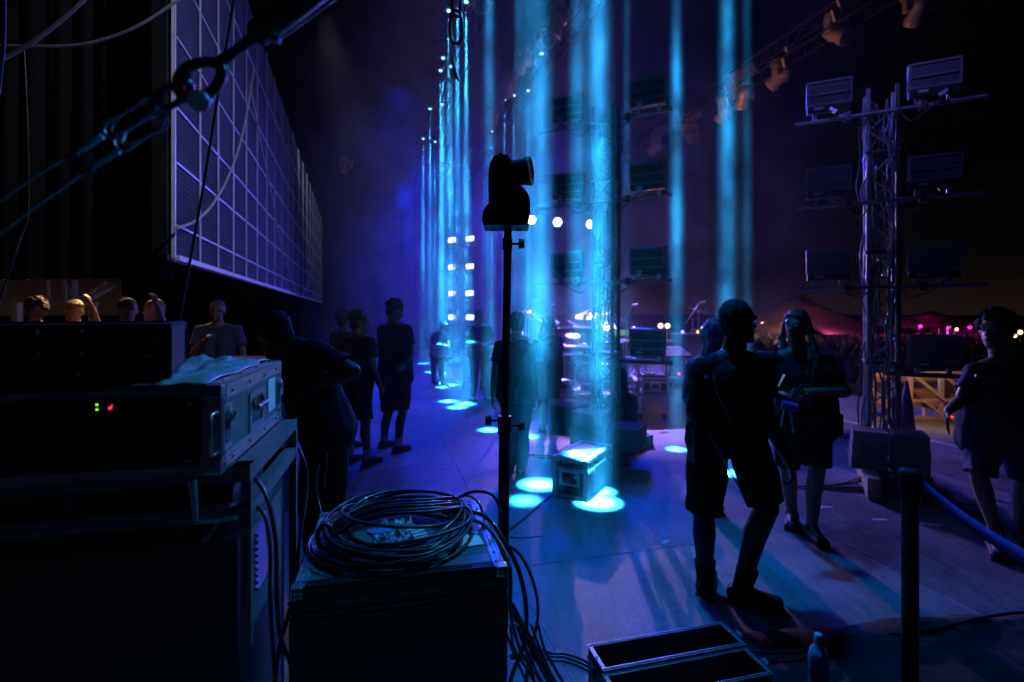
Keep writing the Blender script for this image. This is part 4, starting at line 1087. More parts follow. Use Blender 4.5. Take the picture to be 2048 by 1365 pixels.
def hand(mb, w, d, palm, s, k=1.0, curl=.7, thumb=1):
    """w wrist, d direction of the hand, palm = normal the fingers curl towards, s = sideways (thumb side)"""
    d = V(d).normalized(); s = V(s); s = (s - d * s.dot(d)).normalized(); pn = d.cross(s) if d.cross(s).dot(V(palm)) > 0 else -d.cross(s)
    for i, (o_, L) in enumerate(((.030, .070), (.010, .080), (-.011, .073), (-.031, .057))):
        kn = w + d * .085 * k + s * o_ * k
        mb.caps(w + s * o_ * .5 * k + d * .01, kn, .014 * k, .0125 * k, 8)
        dd = (d + pn * curl * .55 + s * o_ * 3).normalized(); m1 = kn + dd * L * .52 * k
        d2 = (d * (1 - curl * .75) + pn * curl * 1.2).normalized(); m2 = m1 + d2 * L * .5 * k
        mb.caps(kn, m1, .0095 * k, .0085 * k, 8); mb.caps(m1, m2, .0085 * k, .0065 * k, 8)
    t0 = w + d * .025 * k + s * .025 * k; t1 = t0 + (d * .55 + s * .8 + pn * .3).normalized() * .042 * k; t2 = t1 + (d * .9 + s * .2 + pn * .5).normalized() * .034 * k
    mb.caps(t0, t1, .0135 * k, .0105 * k, 8); mb.caps(t1, t2, .0105 * k, .008 * k, 8)


def person(label, base, J, fwd, face=None, g=1.0, belly=0, skin='skin_tan', shirt='cloth_black', bottom='cloth_black', shoe='black_matte', hair='hair_black', hairstyle='short', vox=.011,
           shorts=True, sleeve=.62, group='crew members on the stage', k=1.0, extra=None, curl=.7, head_r=1.0, socks=None, handdir=None, sl_=.92, fold=.021):
    """J: joints in world space. a = image left, b = image right"""
    base = V(base); t = thing('person', label, 'person', base, 0, group)
    J = {n_: V(q) - base for n_, q in J.items()}
    f = V(fwd).normalized(); fc = V(face or fwd).normalized(); up = V((0, 0, 1))
    head, neck, pel = J['head'], J['neck'], J['pel']
    sa, sb = J['sa'], J['sb']; side = (sb - sa).normalized(); spine = (neck - pel).normalized()
    che = pel.lerp(neck, .66); bel = pel.lerp(neck, .30) + f * (.02 + belly * .5)
    B = MB()
    hr = head_r
    # head
    hu = (head - neck).normalized(); hs = fc.cross(up).normalized(); hup = hs.cross(fc).normalized()
    R = Matrix((hs, fc, hup)).transposed()
    def hp(x, y, z): return head + R @ V((x, y, z)) * hr
    B.ell(hp(0, -.012, .025), (.078 * hr, .098 * hr, .098 * hr), 20, 14, R)
    B.ell(hp(0, .022, -.045), (.060 * hr, .072 * hr, .078 * hr), 16, 10, R)
    B.caps(hp(0, .083, -.098), hp(0, .07, -.085), .022 * hr, .03 * hr)
    B.caps(hp(0, .086, .018), hp(0, .112, -.022), .010 * hr, .015 * hr, 8)
    B.ell(hp(0, .094, -.058), (.025 * hr, .012 * hr, .012 * hr), 10, 6, R)
    B.caps(hp(-.04, .078, .03), hp(.04, .078, .03), .014 * hr, .014 * hr, 8)
    for s_ in (-1, 1): B.ell(hp(s_ * .08, -.012, -.012), (.012 * hr, .02 * hr, .032 * hr), 8, 8, R)
    B.caps(neck - spine * .03, head - hup * .05 - fc * .015, .064 * k, .055 * k)
    # trunk
    hw = (sb - sa).length / 2
    for s_ in (-1, 1):
        c1_ = che + side * s_ * hw * .42; b1_ = bel + side * s_ * .065 * g; p1_ = pel + side * s_ * .08 * g
        B.caps(c1_, b1_, .115 * g, .11 * g); B.caps(b1_, p1_, .11 * g, .112 * g)
    B.caps(sa, neck, .055 * k, .06 * k); B.caps(sb, neck, .055 * k, .06 * k)
    B.caps(sa + spine * -.03, che, .06 * k, .1); B.caps(sb + spine * -.03, che, .06 * k, .1)
    if belly: B.ell(bel + f * (.05 + belly * .3), (.13 * g, .13 * g, .15), 16, 10)
    for n_ in 'ab':
        s, el, wr = J['s' + n_], J['e' + n_], J['w' + n_]
        B.caps(s, el, .053 * k, .041 * k); B.caps(el, el.lerp(wr, .35), .041 * k, .043 * k); B.caps(el.lerp(wr, .35), wr, .043 * k, .027 * k)
        sd = -1 if n_ == 'a' else 1
        hd = (handdir or {}).get(n_)
        if hd: d_, pl_, th_ = hd
        else: d_, pl_, th_ = (wr - el), -side * sd, f
        hand(B, wr, d_, pl_, th_, k, curl)
        h, kn, an = J.get('h' + n_, pel + side * sd * .09 * g - V((0, 0, .03))), J['k' + n_], J['n' + n_]
        lf = V(J['f' + n_] + base) if ('f' + n_) in J else f
        lf = lf.normalized(); back = -lf
        B.caps(h, kn, .088 * k * (1 + (g - 1) * .5), .058 * k); B.caps(kn, kn.lerp(an, .33) + back * .018, .056 * k, .06 * k); B.caps(kn.lerp(an, .33) + back * .018, an, .058 * k, .037 * k)
        toe = an + lf * .15 * k; toe.z = .03 - base.z; he = an + back * .04; he.z = .035 - base.z
        B.caps(an, he, .037 * k, .035 * k); B.caps(he, toe, .034 * k, .030 * k); B.caps(an, toe, .036 * k, .03 * k)
        # shoe
        sh_ = MB(); s2 = V((lf.y, -lf.x, 0))
        for o_ in (-.016, .016):
            sh_.caps(he + s2 * o_ + V((0, 0, .012)), toe + s2 * o_ + lf * .02, .036 * k, .031 * k)
        sh_.caps(an + V((0, 0, -.01)), he.lerp(toe, .35) + V((0, 0, .02)), .05 * k, .044 * k)
        so_ = organic(sh_, 'shoe', shoe, t, vox, 2)
        sl = MB(); sl.box(he.lerp(toe, .5) + V((0, 0, -.024)), (.088 * k, (toe - he).length + .085, .02), Matrix((s2, lf, up)).transposed()); sl.build('sole', 'rubber', so_, bevel=.006)
        if socks: organic(MB().cyl(an + V((0, 0, .0)), an.lerp(kn, .28), .046 * k, .056 * k, 14), 'sock', socks, t, vox, 1)
    organic(B, 'body', skin, t, vox, 3)
    # shirt
    T = MB()
    for s_ in (-1, 1):
        c1_ = che + side * s_ * hw * .42; b1_ = bel + side * s_ * .068 * g; p1_ = pel + side * s_ * .085 * g - spine * .02
        T.caps(c1_, b1_, .128 * g, .126 * g); T.caps(b1_, p1_, .126 * g, .126 * g)
    T.caps(sa, neck - spine * .035, .068 * k, .066 * k); T.caps(sb, neck - spine * .035, .068 * k, .066 * k)
    T.caps(sa - spine * .03, che, .074 * k, .112); T.caps(sb - spine * .03, che, .074 * k, .112)
    if belly: T.ell(bel + f * (.055 + belly * .3), (.142 * g, .142 * g, .165), 16, 10); T.caps(bel + f * (.04 + belly * .3), pel + f * .05, .12 * g, .11 * g)
    for n_ in 'ab':
        s, el, wr = J['s' + n_], J['e' + n_], J['w' + n_]
        if sleeve <= 1: T.caps(s, s.lerp(el, sleeve * .7), .068 * k, .064 * k); T.cyl(s.lerp(el, sleeve * .5), s.lerp(el, sleeve), .066 * k, .072 * k, 14)
        else: T.caps(s, el, .068 * k, .056 * k); T.cyl(el, el.lerp(wr, sleeve - 1), .056 * k, .045 * k, 14)
    organic(T, 'shirt', shirt, t, vox, 1, fold, 8)
    # bottoms
    Q = MB()
    for n_, sd in (('a', -1), ('b', 1)):
        h, kn, an = J.get('h' + n_, pel + side * sd * .09 * g - V((0, 0, .03))), J['k' + n_], J['n' + n_]
        Q.caps(pel + side * sd * .08 * g + spine * .04, h, .117 * g, .11 * k)
        if shorts: Q.cyl(h, h.lerp(kn, sl_), .098 * k * (1 + (g - 1) * .4), .088 * k * (1 + (g - 1) * .2), 16)
        else:
            bk_ = (V(J['f' + n_] + base) if ('f' + n_) in J else f).normalized() * -.016; Q.caps(h, kn, .10 * k, .078 * k); Q.caps(kn, kn.lerp(an, .33) + bk_, .078 * k, .080 * k); Q.cyl(kn.lerp(an, .33) + bk_, an + V((0, 0, -.01)), .079 * k, .064 * k, 14)
    Q.caps(pel + side * -.06, pel + side * .06, .115 * g)
    organic(Q, 'shorts' if shorts else 'trousers', bottom, t, vox, 1, fold * .85, 9)
    # hair
    if hairstyle != 'none':
        Hm = MB(); rr = random.Random(len(label))
        if hairstyle in ('short', 'curly', 'long', 'afro'):
            e_ = {'short': 1.0, 'curly': 1.04, 'long': 1.03, 'afro': 1.12}[hairstyle]
            Hm.ell(hp(0, -.03, .048), (.084 * hr * e_, .092 * hr * e_, .086 * hr * e_), 18, 12, R)
            Hm.ell(hp(0, -.05, .0), (.078 * hr * e_, .062 * hr * e_, .085 * hr * e_), 14, 10, R)
        if hairstyle in ('curly', 'afro'):
            for q_ in range(90):
                a = rr.uniform(0, 2 * pi); b2_ = rr.uniform(-.3, 1.5); v = V((cos(a) * cos(b2_) * .086, sin(a) * cos(b2_) * .095 - .03, sin(b2_) * .088 + .045)) * (1.08 if hairstyle == 'afro' else 1)
                if v.y > .055 and v.z < .06: continue
                Hm.ell(hp(*v), rr.uniform(.014, .026) * hr, 8, 6)
        if hairstyle == 'long':
            for q_ in range(14):
                s_ = -1 if q_ < 10 else 1; o_ = rr.uniform(-.03, .035)
                p0 = hp(s_ * .078, -.02 + o_, .03); p1 = hp(s_ * (.095 + rr.uniform(0, .02)), o_, -.09); p2_ = p1 + V((s_ * .01, 0, -.13)) + side * rr.uniform(-.03, .03) + f * .07; p3 = p2_ + V((0, 0, -.17)) + side * rr.uniform(-.03, .03) + f * .04
                for aa, bb, r0, r1 in ((p0, p1, .018, .017), (p1, p2_, .017, .014), (p2_, p3, .014, .006)): Hm.caps(aa, bb, r0, r1, 8)
        if hairstyle == 'cap':
            Hm.ell(hp(0, -.012, .05), (.087 * hr, .106 * hr, .078 * hr), 18, 12, R); Hm.box(hp(0, .115, .062), (.13 * hr, .09 * hr, .010), R)
        if hairstyle == 'hood':
            Hm.ell(hp(0, -.03, .02), (.102 * hr, .115 * hr, .13 * hr), 18, 12, R); Hm.caps(hp(0, -.06, -.05), neck, .09, .1)
        organic(Hm, 'cap' if hairstyle == 'cap' else 'hood' if hairstyle == 'hood' else 'hair', hair, t, max(vox * .8, .007), 0, .012 if hairstyle != 'cap' else 0, 40)
    if vox < .01:
        for s_ in (-1, 1): MB().ell(hp(s_ * .031, .083, .008), .0115 * hr, 10, 8).build('eye', 'shell_white', t)
    if extra: extra(t, J, side, f, spine, hp, R)
    return t


def joints(px_, y_head, Y, fwd, H=1.76, arms='down', spread=.1, lean=0, dx=0):
    """standing default: px_ = picture column, top of head at picture row y_head"""
    f = V((fwd[0], fwd[1], 0)).normalized(); s = V((f.y, -f.x, 0))
    if s.x < 0: s = -s
    X = (px_ - CX) / F * Y; o = V((X, Y, 0)); k = H / 1.76
    def L(x, y, z): return o + (s * x + f * y + V((0, 0, z))) * k
    J = dict(head=L(0, .03 + lean, 1.64), neck=L(0, lean * .8, 1.47), sa=L(-.19, lean * .7, 1.42), sb=L(.19, lean * .7, 1.42), pel=L(0, 0, .93), ka=L(-.10, .03, .49), kb=L(.12, .0, .49),
             na=L(-.12, -.03, .085), nb=L(.15, -.02 + spread * .3, .085))
    if arms == 'down': J.update(ea=L(-.26, -.02, 1.13), wa=L(-.27, .08, .88), eb=L(.26, -.02, 1.13), wb=L(.27, .08, .88))
    elif arms == 'front': J.update(ea=L(-.25, .03, 1.14), wa=L(-.08, .27, 1.16), eb=L(.25, .03, 1.14), wb=L(.07, .27, 1.12))
    elif arms == 'up': J.update(ea=L(-.30, .12, 1.42), wa=L(-.26, .16, 1.68), eb=L(.30, .12, 1.42), wb=L(.25, .18, 1.70))
    elif arms == 'phone': J.update(ea=L(-.24, .05, 1.14), wa=L(-.05, .26, 1.32), eb=L(.26, -.02, 1.13), wb=L(.25, .1, .9))
    return J, o


def JJ(Y, **kw):
    out = {}
    for n_, q in kw.items(): out[n_] = at(q[0], q[1], Y + (q[2] if len(q) > 2 else 0))
    return out


# --- the man in the foreground, seen from behind
J = JJ(3.0, head=(1478, 646), neck=(1464, 716), sa=(1406, 738, -.06), sb=(1518, 728, .08), ea=(1388, 822, -.06), wa=(1408, 890, .06), eb=(1534, 838, .10), wb=(1572, 912, .0), pel=(1452, 862),
       ha=(1418, 880), hb=(1492, 878), ka=(1408, 1026, .08), kb=(1534, 1016, -.10), na=(1411, 1156, .12), nb=(1482, 1180, .02))
J['fa'] = V((.45, .9, 0)); J['fb'] = V((.92, -.45, 0))
def gear1(t, J, side, f, spine, hp, R):
    pel = J['pel']; s = side
    mb = MB(); ring_ = []
    for q_ in range(24):
        a = 2 * pi * q_ / 24; ring_.append(pel + V((0, 0, .075)) + s * cos(a) * .205 + f * sin(a) * .145)
    mb.tube(ring_, .016, 8, True); mb.build('belt', 'cloth_grey', t)
    MB().box(pel + s * -.21 + V((0, 0, -.06)), (.07, .13, .2)).build('tool_pouch', 'cloth_grey', t, bevel=.015)
    MB().box(pel + s * .215 + V((0, 0, .0)), (.05, .08, .13)).build('radio', 'black_matte', t, bevel=.01)
    MB().tube(curve_pts([J['sa'] + V((.02, -.11, .02)), J['sa'].lerp(pel, .35) + V((-.02, -.15, 0)), J['sa'].lerp(pel, .75) + V((-.0, -.15, 0)), pel + s * -.1 + V((0, -.15, .08))], 6), .005, 6).build('radio_cord', 'alu_dull', t)
    MB().tube(curve_pts([pel + s * -.18 + V((0, -.1, .05)), pel + s * -.1 + V((0, -.17, -.12)), pel + s * .03 + V((0, -.14, -.3))], 6), .004, 6).build('lanyard', 'alu_dull', t)
    # broken lettering across the shoulders of the shirt
    for i_, (ux, wz) in enumerate(((-.115, .02), (-.06, .012), (-.04, .03), (-.015, .03), (.035, .03), (.06, .012), (.08, .028))):
        c = J['neck'] - spine * .085 + s * (ux - .01) - f * .150
        MB().box(c, (wz, .005, .03 if i_ % 2 == 0 else .024), Matrix.Rotation(rnd.uniform(-.3, .3), 3, 'Y')).build('print_mark', 'reflect_tape', t)
    MB().ell(hp(.083, .03, .0), .012, 8, 6).build('earpiece', 'tape_cyan', t)
bse = V((at(1450, 1200, 3.0).x, 3.0, 0))
person('man in dark shirt and shorts in the foreground, seen from behind, walking', bse, J, (.58, .81, 0), (.93, .36, 0), g=1.20, k=1.13, head_r=1.04, sl_=.95, fold=.026, skin='skin_dark', vox=.008, hair='hair_black', hairstyle='short', extra=gear1, shoe='black_matte',
       handdir={'b': ((.3, -.1, -1), (-.8, .3, -.3), (.3, .9, 0)), 'a': ((.1, .1, -1), (.9, .2, 0), (.2, .9, 0))}, socks='cloth_black')

# --- long haired technician
J = JJ(3.88, head=(1592, 654), neck=(1594, 706), sa=(1547, 722), sb=(1650, 722), ea=(1535, 790, -.05), wa=(1572, 792, -.34), eb=(1690, 785, -.05), wb=(1607, 786, -.36), pel=(1605, 846),
       ka=(1576, 936, .10), kb=(1634, 940, -.10), na=(1584, 1026, .25), nb=(1624, 1054, -.02))
J['fb'] = V((-.1, -1, 0)); J['fa'] = V((-.5, -.8, 0))
def gear2(t, J, side, f, spine, hp, R):
    MB().lathe([(.084, .0), (.088, .012), (.087, .03), (.082, .04)], hp(0, -.012, .045), R @ V((0, -.15, 1)), 18).build('headband', 'cloth_grey', t)
    MB().ell(hp(.035, .095, .085), .012, 8, 6).build('head_torch', 'reflect_tape', t)
    MB().box(J['neck'] - spine * .10 + side * .13 + f * .135, (.14, .006, .022), Matrix.Rotation(.1, 3, 'Y')).build('chest_print', 'reflect_tape', t)
    MB().lathe([(.030, -.012), (.030, .012)], J['wb'], (J['eb'] - J['wb']), 12).build('wristband', 'yellow_plastic', t)
    mb = MB(); p_ = J['pel']
    mb.box(p_ + side * .23 + V((0, 0, .0)), (.08, .14, .16)); mb.build('tool_pouch', 'cloth_black', t, bevel=.015)
P2b = V((at(1607, 1075, 3.88).x, 3.88, 0))
person('technician with long hair and headband facing the camera, holding a small device', P2b, J, (-.22, -.97, 0), (-.75, -.65, 0), g=1.26, belly=.05, skin='skin_tan', vox=.009, hair='hair_brown', hairstyle='long', extra=gear2,
       handdir={'b': ((-1, -.3, .05), (0, -.6, -1), (0, -.3, 1)), 'a': ((.8, -.6, -.1), (.2, -.6, .9), (-.3, -.7, .4))})
q = at(1573, 768, 3.50)
t = thing('handheld_device', 'small yellow green device held by the long haired technician', 'device', q)
MB().box((0, 0, 0), (.085, .03, .10), Matrix.Rotation(.5, 3, 'Y')).build('body', 'yellow_plastic', t, bevel=.008)
MB().box((0, -.017, .01), (.045, .004, .04), Matrix.Rotation(.5, 3, 'Y')).build('screen', 'black_paint', t)
q = at(1562, 812, 3.48)
t = thing('tool_bundle', 'bundle of grey and blue gear hanging between the two technicians', 'tools', q)
MB().box((0, 0, .03), (.10, .07, .09), Matrix.Rotation(.4, 3, 'Y')).build('pouch', 'cloth_grey', t, bevel=.015)
MB().cyl((-.02, -.05, .02), (.07, -.07, .0), .028, n=12).build('roll', 'tape_blue', t)
MB().lathe([(.03, 0), (.03, .03)], (-.08, -.04, -.03), (.3, -1, .2), 14).build('tape_reel', 'tape_cyan', t)
for a, b__ in (((.0, -.04, -.02), (-.03, -.05, -.16)), ((.04, -.04, -.02), (.06, -.05, -.17)), ((-.05, -.03, 0), (-.08, -.05, -.12))): MB().bar(a, b__, .014, .008).build('tool', 'steel', t)

# --- man at the right edge
J = JJ(3.75, head=(1990, 662), neck=(2003, 722), sa=(1948, 745, -.02), sb=(2058, 742, .02), ea=(1921, 802, -.06), wa=(1897, 822, -.16), eb=(2078, 825, .0), wb=(2038, 852, -.22), pel=(1998, 868),
       ka=(1958, 955, -.08), kb=(2046, 955, .08), na=(1990, 1058, -.12), nb=(2042, 1072, .1))
J['fa'] = V((-.6, -.8, 0)); J['fb'] = V((-.5, -.85, 0))
def gear3(t, J, side, f, spine, hp, R):
    MB().lathe([(.086, .0), (.091, .014), (.088, .03)], hp(0, -.012, .05), R @ V((0, -.1, 1)), 18).build('headband', 'cloth_grey', t)
    a, b_ = J['sa'] + f * .125 + V((-.01, -.01, -.01)), J['neck'] - spine * .13 + side * .12 + f * .17
    mid = a.lerp(b_, .5) + f * .035
    MB().tube(curve_pts([a, mid, b_], 6), .011, 6).build('chest_stripe', 'alu_dull', t)
    h = J['pel'] + side * .0 + f * .14
    MB().tube(curve_pts([h + V((0, 0, .02)), J['pel'].lerp(J['ka'], .45) + side * .10 + f * .11, J['ka'] + side * .10 + f * .05 + V((0, 0, .02))], 6), .006, 6).build('piping', 'shell_white', t)
P3b = V((at(2010, 1085, 3.75).x, 3.75, 0))
person('heavy man in dark shirt and shiny blue shorts at the right edge, facing left', P3b, J, (-.62, -.78, 0), (-.90, -.43, 0), g=1.38, belly=.10, skin='skin_light', shirt='cloth_navy', bottom='satin_blue', vox=.009, hairstyle='afro', hair='hair_black', extra=gear3, head_r=1.08, curl=.25,
       handdir={'b': ((-1, -.25, .05), (0, .9, -.2), (.1, -.2, 1)), 'a': ((-.2, -.1, -1), (.7, .6, 0), (-.6, -.6, 0))})
o = MB().cyl(at(1899, 835, 3.58), at(1905, 835, 3.60), .006, n=8).build('indicator_light', 'em_red', loc=(0, 0, 0)); tag(o, 'tiny red light beside the hand of the man at the right edge', 'light')

# --- bent over person at the left
J = JJ(2.85, head=(548, 672), neck=(592, 694), sa=(600, 712, .15), sb=(632, 704, -.15), ea=(590, 760, .2), wa=(560, 800, .15), eb=(706, 742, -.22), wb=(640, 768, -.2), pel=(648, 850, .05),
       ka=(622, 1010, .1), kb=(668, 1012, 0), na=(640, 1190, .1), nb=(690, 1195, 0))
J['na'].z = .085; J['nb'].z = .085; J['fa'] = J['fb'] = V((-.9, .3, 0))
def gear4(t, J, side, f, spine, hp, R):
    MB().tube(curve_pts([J['pel'] + V((-.02, -.12, .14)), J['pel'] + V((.05, -.16, .05)), J['pel'] + V((.08, -.17, -.1)), J['pel'] + V((.06, -.16, -.3))], 5), .004, 6).build('cord', 'alu_dull', t)
person('person bending over the gear beside the cart, elbow raised behind', V((at(650, 1000, 2.9).x, 2.9, 0)), J, (-.75, .5, -.2), (-.8, .25, -.45), g=1.15, skin='skin_dark', vox=.010, hairstyle='short', shorts=False, extra=gear4, sleeve=.8)

# --- three watching in the blue haze
J, o_ = joints(716, 615, 5.75, (.5, .86), 1.70, 'phone')
person('slim curly haired person left of the tall one in shorts', o_, J, (.5, .86, 0), (.8, .4, -.2), g=.92, skin='skin_dark', hairstyle='curly', vox=.012, socks='cloth_white')
J, o_ = joints(688, 615, 6.5, (.6, .8), 1.72, 'down')
person('dim person in the blue haze, half hidden behind the curly haired one', o_, J, (.6, .8, 0), (.7, .7, 0), g=1, skin='skin_dark', hairstyle='afro', vox=.013)
J = JJ(6.2, head=(790, 622), neck=(788, 648), sa=(764, 662), sb=(814, 660), ea=(766, 712, -.05), wa=(792, 730, -.2), eb=(822, 708, -.05), wb=(806, 728, -.25), pel=(790, 752), ka=(776, 828, .1), kb=(805, 826, -.05), na=(768, 888, .25), nb=(796, 896, 0))
J['na'].z = J['nb'].z = .085
person('tall person in knee length shorts standing in the blue haze, looking down', V((at(785, 900, 6.2).x, 6.3, 0)), J, (.55, .80, 0), (.75, .45, -.45), g=1.08, skin='skin_dark', hairstyle='curly', vox=.011, socks='cloth_white')
# --- guitarist
J = JJ(12.0, head=(886, 652), neck=(880, 665), sa=(869, 671), sb=(890, 671), ea=(863, 688), wa=(879, 703, -.3), eb=(897, 688, -.1), wb=(897, 697, -.35), pel=(876, 710), ka=(868, 734, .1), kb=(882, 733), na=(868, 759, .2), nb=(886, 763, -.1))
J['na'].z = J['nb'].z = .085
GB = V((at(876, 766, 12).x, 12, 0))
person('guitarist in a pale cap playing among the far cyan beams', GB, J, (.55, -.8, 0), (.6, -.75, -.2), skin='skin_light', hairstyle='cap', hair='shell_white', vox=.013, shorts=False, bottom='cloth_navy', group='musicians')
gq = at(886, 702, 11.6)
gt = thing('electric_guitar', 'electric guitar held by the guitarist in the pale cap', 'guitar', gq, .3)
mb = MB().lathe([(.16, 0), (.17, .02), (.16, .045)], (-.1, 0, 0), (0, -1, 0), 16).lathe([(.12, 0), (.13, .02), (.12, .045)], (.06, 0, .01), (0, -1, 0), 14); mb.build('body', 'shell_white', gt)
MB().bar((.1, -.03, .02), (.62, -.03, .2), .05, .02).build('neck', 'wood', gt); MB().box((.68, -.03, .22), (.14, .02, .07), Matrix.Rotation(-.33, 3, 'Y')).build('headstock', 'black_paint', gt)
# --- people among the beams
J = JJ(5.4, head=(1034, 648), neck=(1034, 676), sa=(1000, 692), sb=(1068, 692), ea=(990, 745), wa=(986, 792, -.05), eb=(1078, 745), wb=(1080, 790, -.05), pel=(1034, 782), ka=(1022, 855), kb=(1046, 855), na=(1020, 928, .1), nb=(1042, 932))
J['na'].z = J['nb'].z = .085
person('man in a dark t-shirt seen from behind, just behind the lamp pole', V((at(1034, 930, 5.4).x, 5.45, 0)), J, (.1, 1, 0), g=1.12, skin='skin_light', vox=.011, shorts=False, bottom='cloth_navy')
J = JJ(7.3, head=(1098, 650), neck=(1098, 671), sa=(1080, 680), sb=(1116, 680), ea=(1076, 712, .05), wa=(1088, 735, .2), eb=(1120, 712, .05), wb=(1110, 735, .2), pel=(1099, 748), ka=(1087, 800), kb=(1107, 800), na=(1085, 850), nb=(1106, 853))
J['na'].z = J['nb'].z = .085
person('slim person in shorts with pale legs inside the cyan beams', V((at(1097, 855, 7.3).x, 7.35, 0)), J, (.2, .98, 0), g=.95, skin='skin_light', vox=.012, hairstyle='long', hair='hair_brown')
J = JJ(6.9, head=(1240, 757, .1), neck=(1242, 783), sa=(1224, 797), sb=(1264, 797), ea=(1216, 832), wa=(1230, 852, .2), eb=(1272, 832), wb=(1258, 852, .2), pel=(1245, 850, -.05), ka=(1222, 848, .38), kb=(1266, 848, .38), na=(1228, 878, .15), nb=(1262, 878, .15))
J['na'].z = J['nb'].z = .085
person('crew member crouching by the middle tower beside the bright rimmed tray', V((at(1245, 880, 6.9).x, 7.0, 0)), J, (.1, 1, 0), (.1, .9, -.4), skin='skin_tan', vox=.012, hairstyle='hood', hair='cloth_black', shorts=False)
J, o_ = joints(958, 640, 9.8, (.3, -.9), 1.72, 'front')
person('dark figure of a musician standing left of the lamp pole, far on the deck', o_, J, (.3, -.9, 0), g=1, skin='skin_tan', vox=.014, shorts=False, group='musicians')
J = JJ(4.35, head=(1424, 672), neck=(1424, 712), sa=(1386, 732), sb=(1464, 734), ea=(1378, 795), wa=(1400, 830, .1), eb=(1474, 795), wb=(1462, 830, .1), pel=(1424, 835), ka=(1416, 925), kb=(1434, 925), na=(1414, 1008, .1), nb=(1432, 1012))
J['na'].z = J['nb'].z = .085
person('person in a blue hooded top behind the man in the foreground', V((at(1424, 1015, 4.35).x, 4.4, 0)), J, (-.1, 1, 0), skin='skin_tan', shirt='satin_blue', hair='satin_blue', hairstyle='hood', vox=.012, shorts=False, sleeve=1.8)
# --- people at the far left under the warm light
crowd = [(72, 600, 5.6, (.3, -.9), 'down', 'hair_brown', 'cloth_grey', 'person with dark bushy hair at the far left under the warm tent light', 'afro', 'skin_tan'),
         (150, 612, 5.9, (.2, -1), 'up', 'hair_blond', 'cloth_tan', 'person with raised hands lit orange under the tent frame', 'short', 'skin_light'),
         (256, 606, 5.3, (.6, -.7), 'down', 'hair_black', 'cloth_navy', 'dark haired person in the gap right of the tent frame', 'short', 'skin_light'),
         (312, 614, 5.7, (-.3, -.9), 'up', 'hair_blond', 'cloth_red', 'person with raised arms lit yellow and pink, beside the guy wire', 'short', 'skin_light'),
         (436, 640, 6.2, (.2, -.9), 'phone', 'hair_black', 'cloth_navy', 'faint dark person standing behind the plastic film', 'short', 'skin_dark')]
for (px_, yh, Y, f, ar, hr_, shc, lab, hs, skn) in crowd:
    J, o_ = joints(px_, yh, Y, f, 1.84, ar)
    person(lab, o_, J, (f[0], f[1], 0), skin=skn, shirt=shc, hair=hr_, hairstyle=hs, vox=.013, group='people standing at the far left')
o = flight_case('cardboard_box', 'brown cardboard box standing behind the plastic covered case', at(472, 765, 4.2) * 1, .1, .21, .2, .20, lam='card', trim='card', lid=0, tw=.01, corner=False, rivets=False, cat='box')
o.location.z = 0
for ch_ in list(o.children): bpy.data.objects.remove(ch_)
zc = EYE - (718 - HY) / F * 4.2
MB().bb(0, .21, 0, .2, zc - .22, zc).build('carton', 'card', o, bevel=.004)
MB().box((.10, -.03, zc + .008), (.24, .09, .004), Matrix.Rotation(.3, 3, 'X')).build('flap', 'card', o)
MB().bb(-.1, .35, -.05, .35, 0, zc - .225).build('crate_below', 'case_black', o)

# tent frames behind them
tf = thing('tent_frame', 'pale metal tent frame with angled braces under the warm light at left', 'tent frame', (0, 0, 0))
YF = 7.4
for x, w_ in ((95, .03), (128, .035), (148, .05)): MB().bar(at(x, 520, YF), at(x + 3, 612, YF), w_).build('post', 'screen_rail', tf)
MB().bar(at(78, 606, YF), at(195, 608, YF), .07, .05).build('rail', 'screen_rail', tf)
MB().bar(at(186, 608, YF), at(186, 900, YF), .07).build('post', 'screen_rail', tf)
MB().bar(at(176, 602, YF), at(228, 572, YF - .2), .04).build('brace', 'screen_rail', tf); MB().bar(at(160, 600, YF), at(212, 566, YF - .2), .04).build('brace', 'screen_rail', tf)
MB().bar(at(128, 560, YF), at(150, 600, YF), .03).build('brace', 'screen_rail', tf)
tf2 = thing('tent_frame', 'pale table frame end cut by the left edge', 'tent frame', (0, 0, 0))
MB().bar(at(-40, 604, 6.6), at(52, 604, 6.6), .05, .03).build('rail', 'screen_rail', tf2); MB().bar(at(34, 606, 6.6), at(34, 900, 6.6), .08).build('post', 'screen_rail', tf2)

# ------------------------------------------------------------------ band gear behind the beams
RO = st(3.9, 8.1, 0)
rs = thing('stage_riser', 'low stage riser with wheeled legs carrying the band gear', 'riser', (0, 0, 0), 0)
RX0, RX1, RY0, RY1, RZ = .55, 4.3, 8.15, 12.2, .40
for i in range(4):
    x0 = RX0 + (RX1 - RX0) * i / 4
    for j in range(2):
        y0 = RY0 + (RY1 - RY0) * j / 2
        MB().bb(x0 + .004, x0 + (RX1 - RX0) / 4 - .004, y0 + .004, y0 + (RY1 - RY0) / 2 - .004, RZ - .04, RZ).build('deck_board', 'deck', rs)
MB().bb(RX0, RX1, RY0 - .03, RY0, RZ - .13, RZ - .005).build('front_rail', 'alu_dull', rs)
for x in (RX0 + .1, RX0 + 1.3, 2.02, 2.40, RX1 - .15):
    lg = MB().cyl((x, RY0 - .07, .1), (x, RY0 - .07, RZ - .03), .028, n=10).build('leg', 'alu_brightened', rs)
    MB().cyl((x - .02, RY0 - .07, .05), (x + .02, RY0 - .07, .05), .05, n=12).build('wheel', 'rubber', lg)


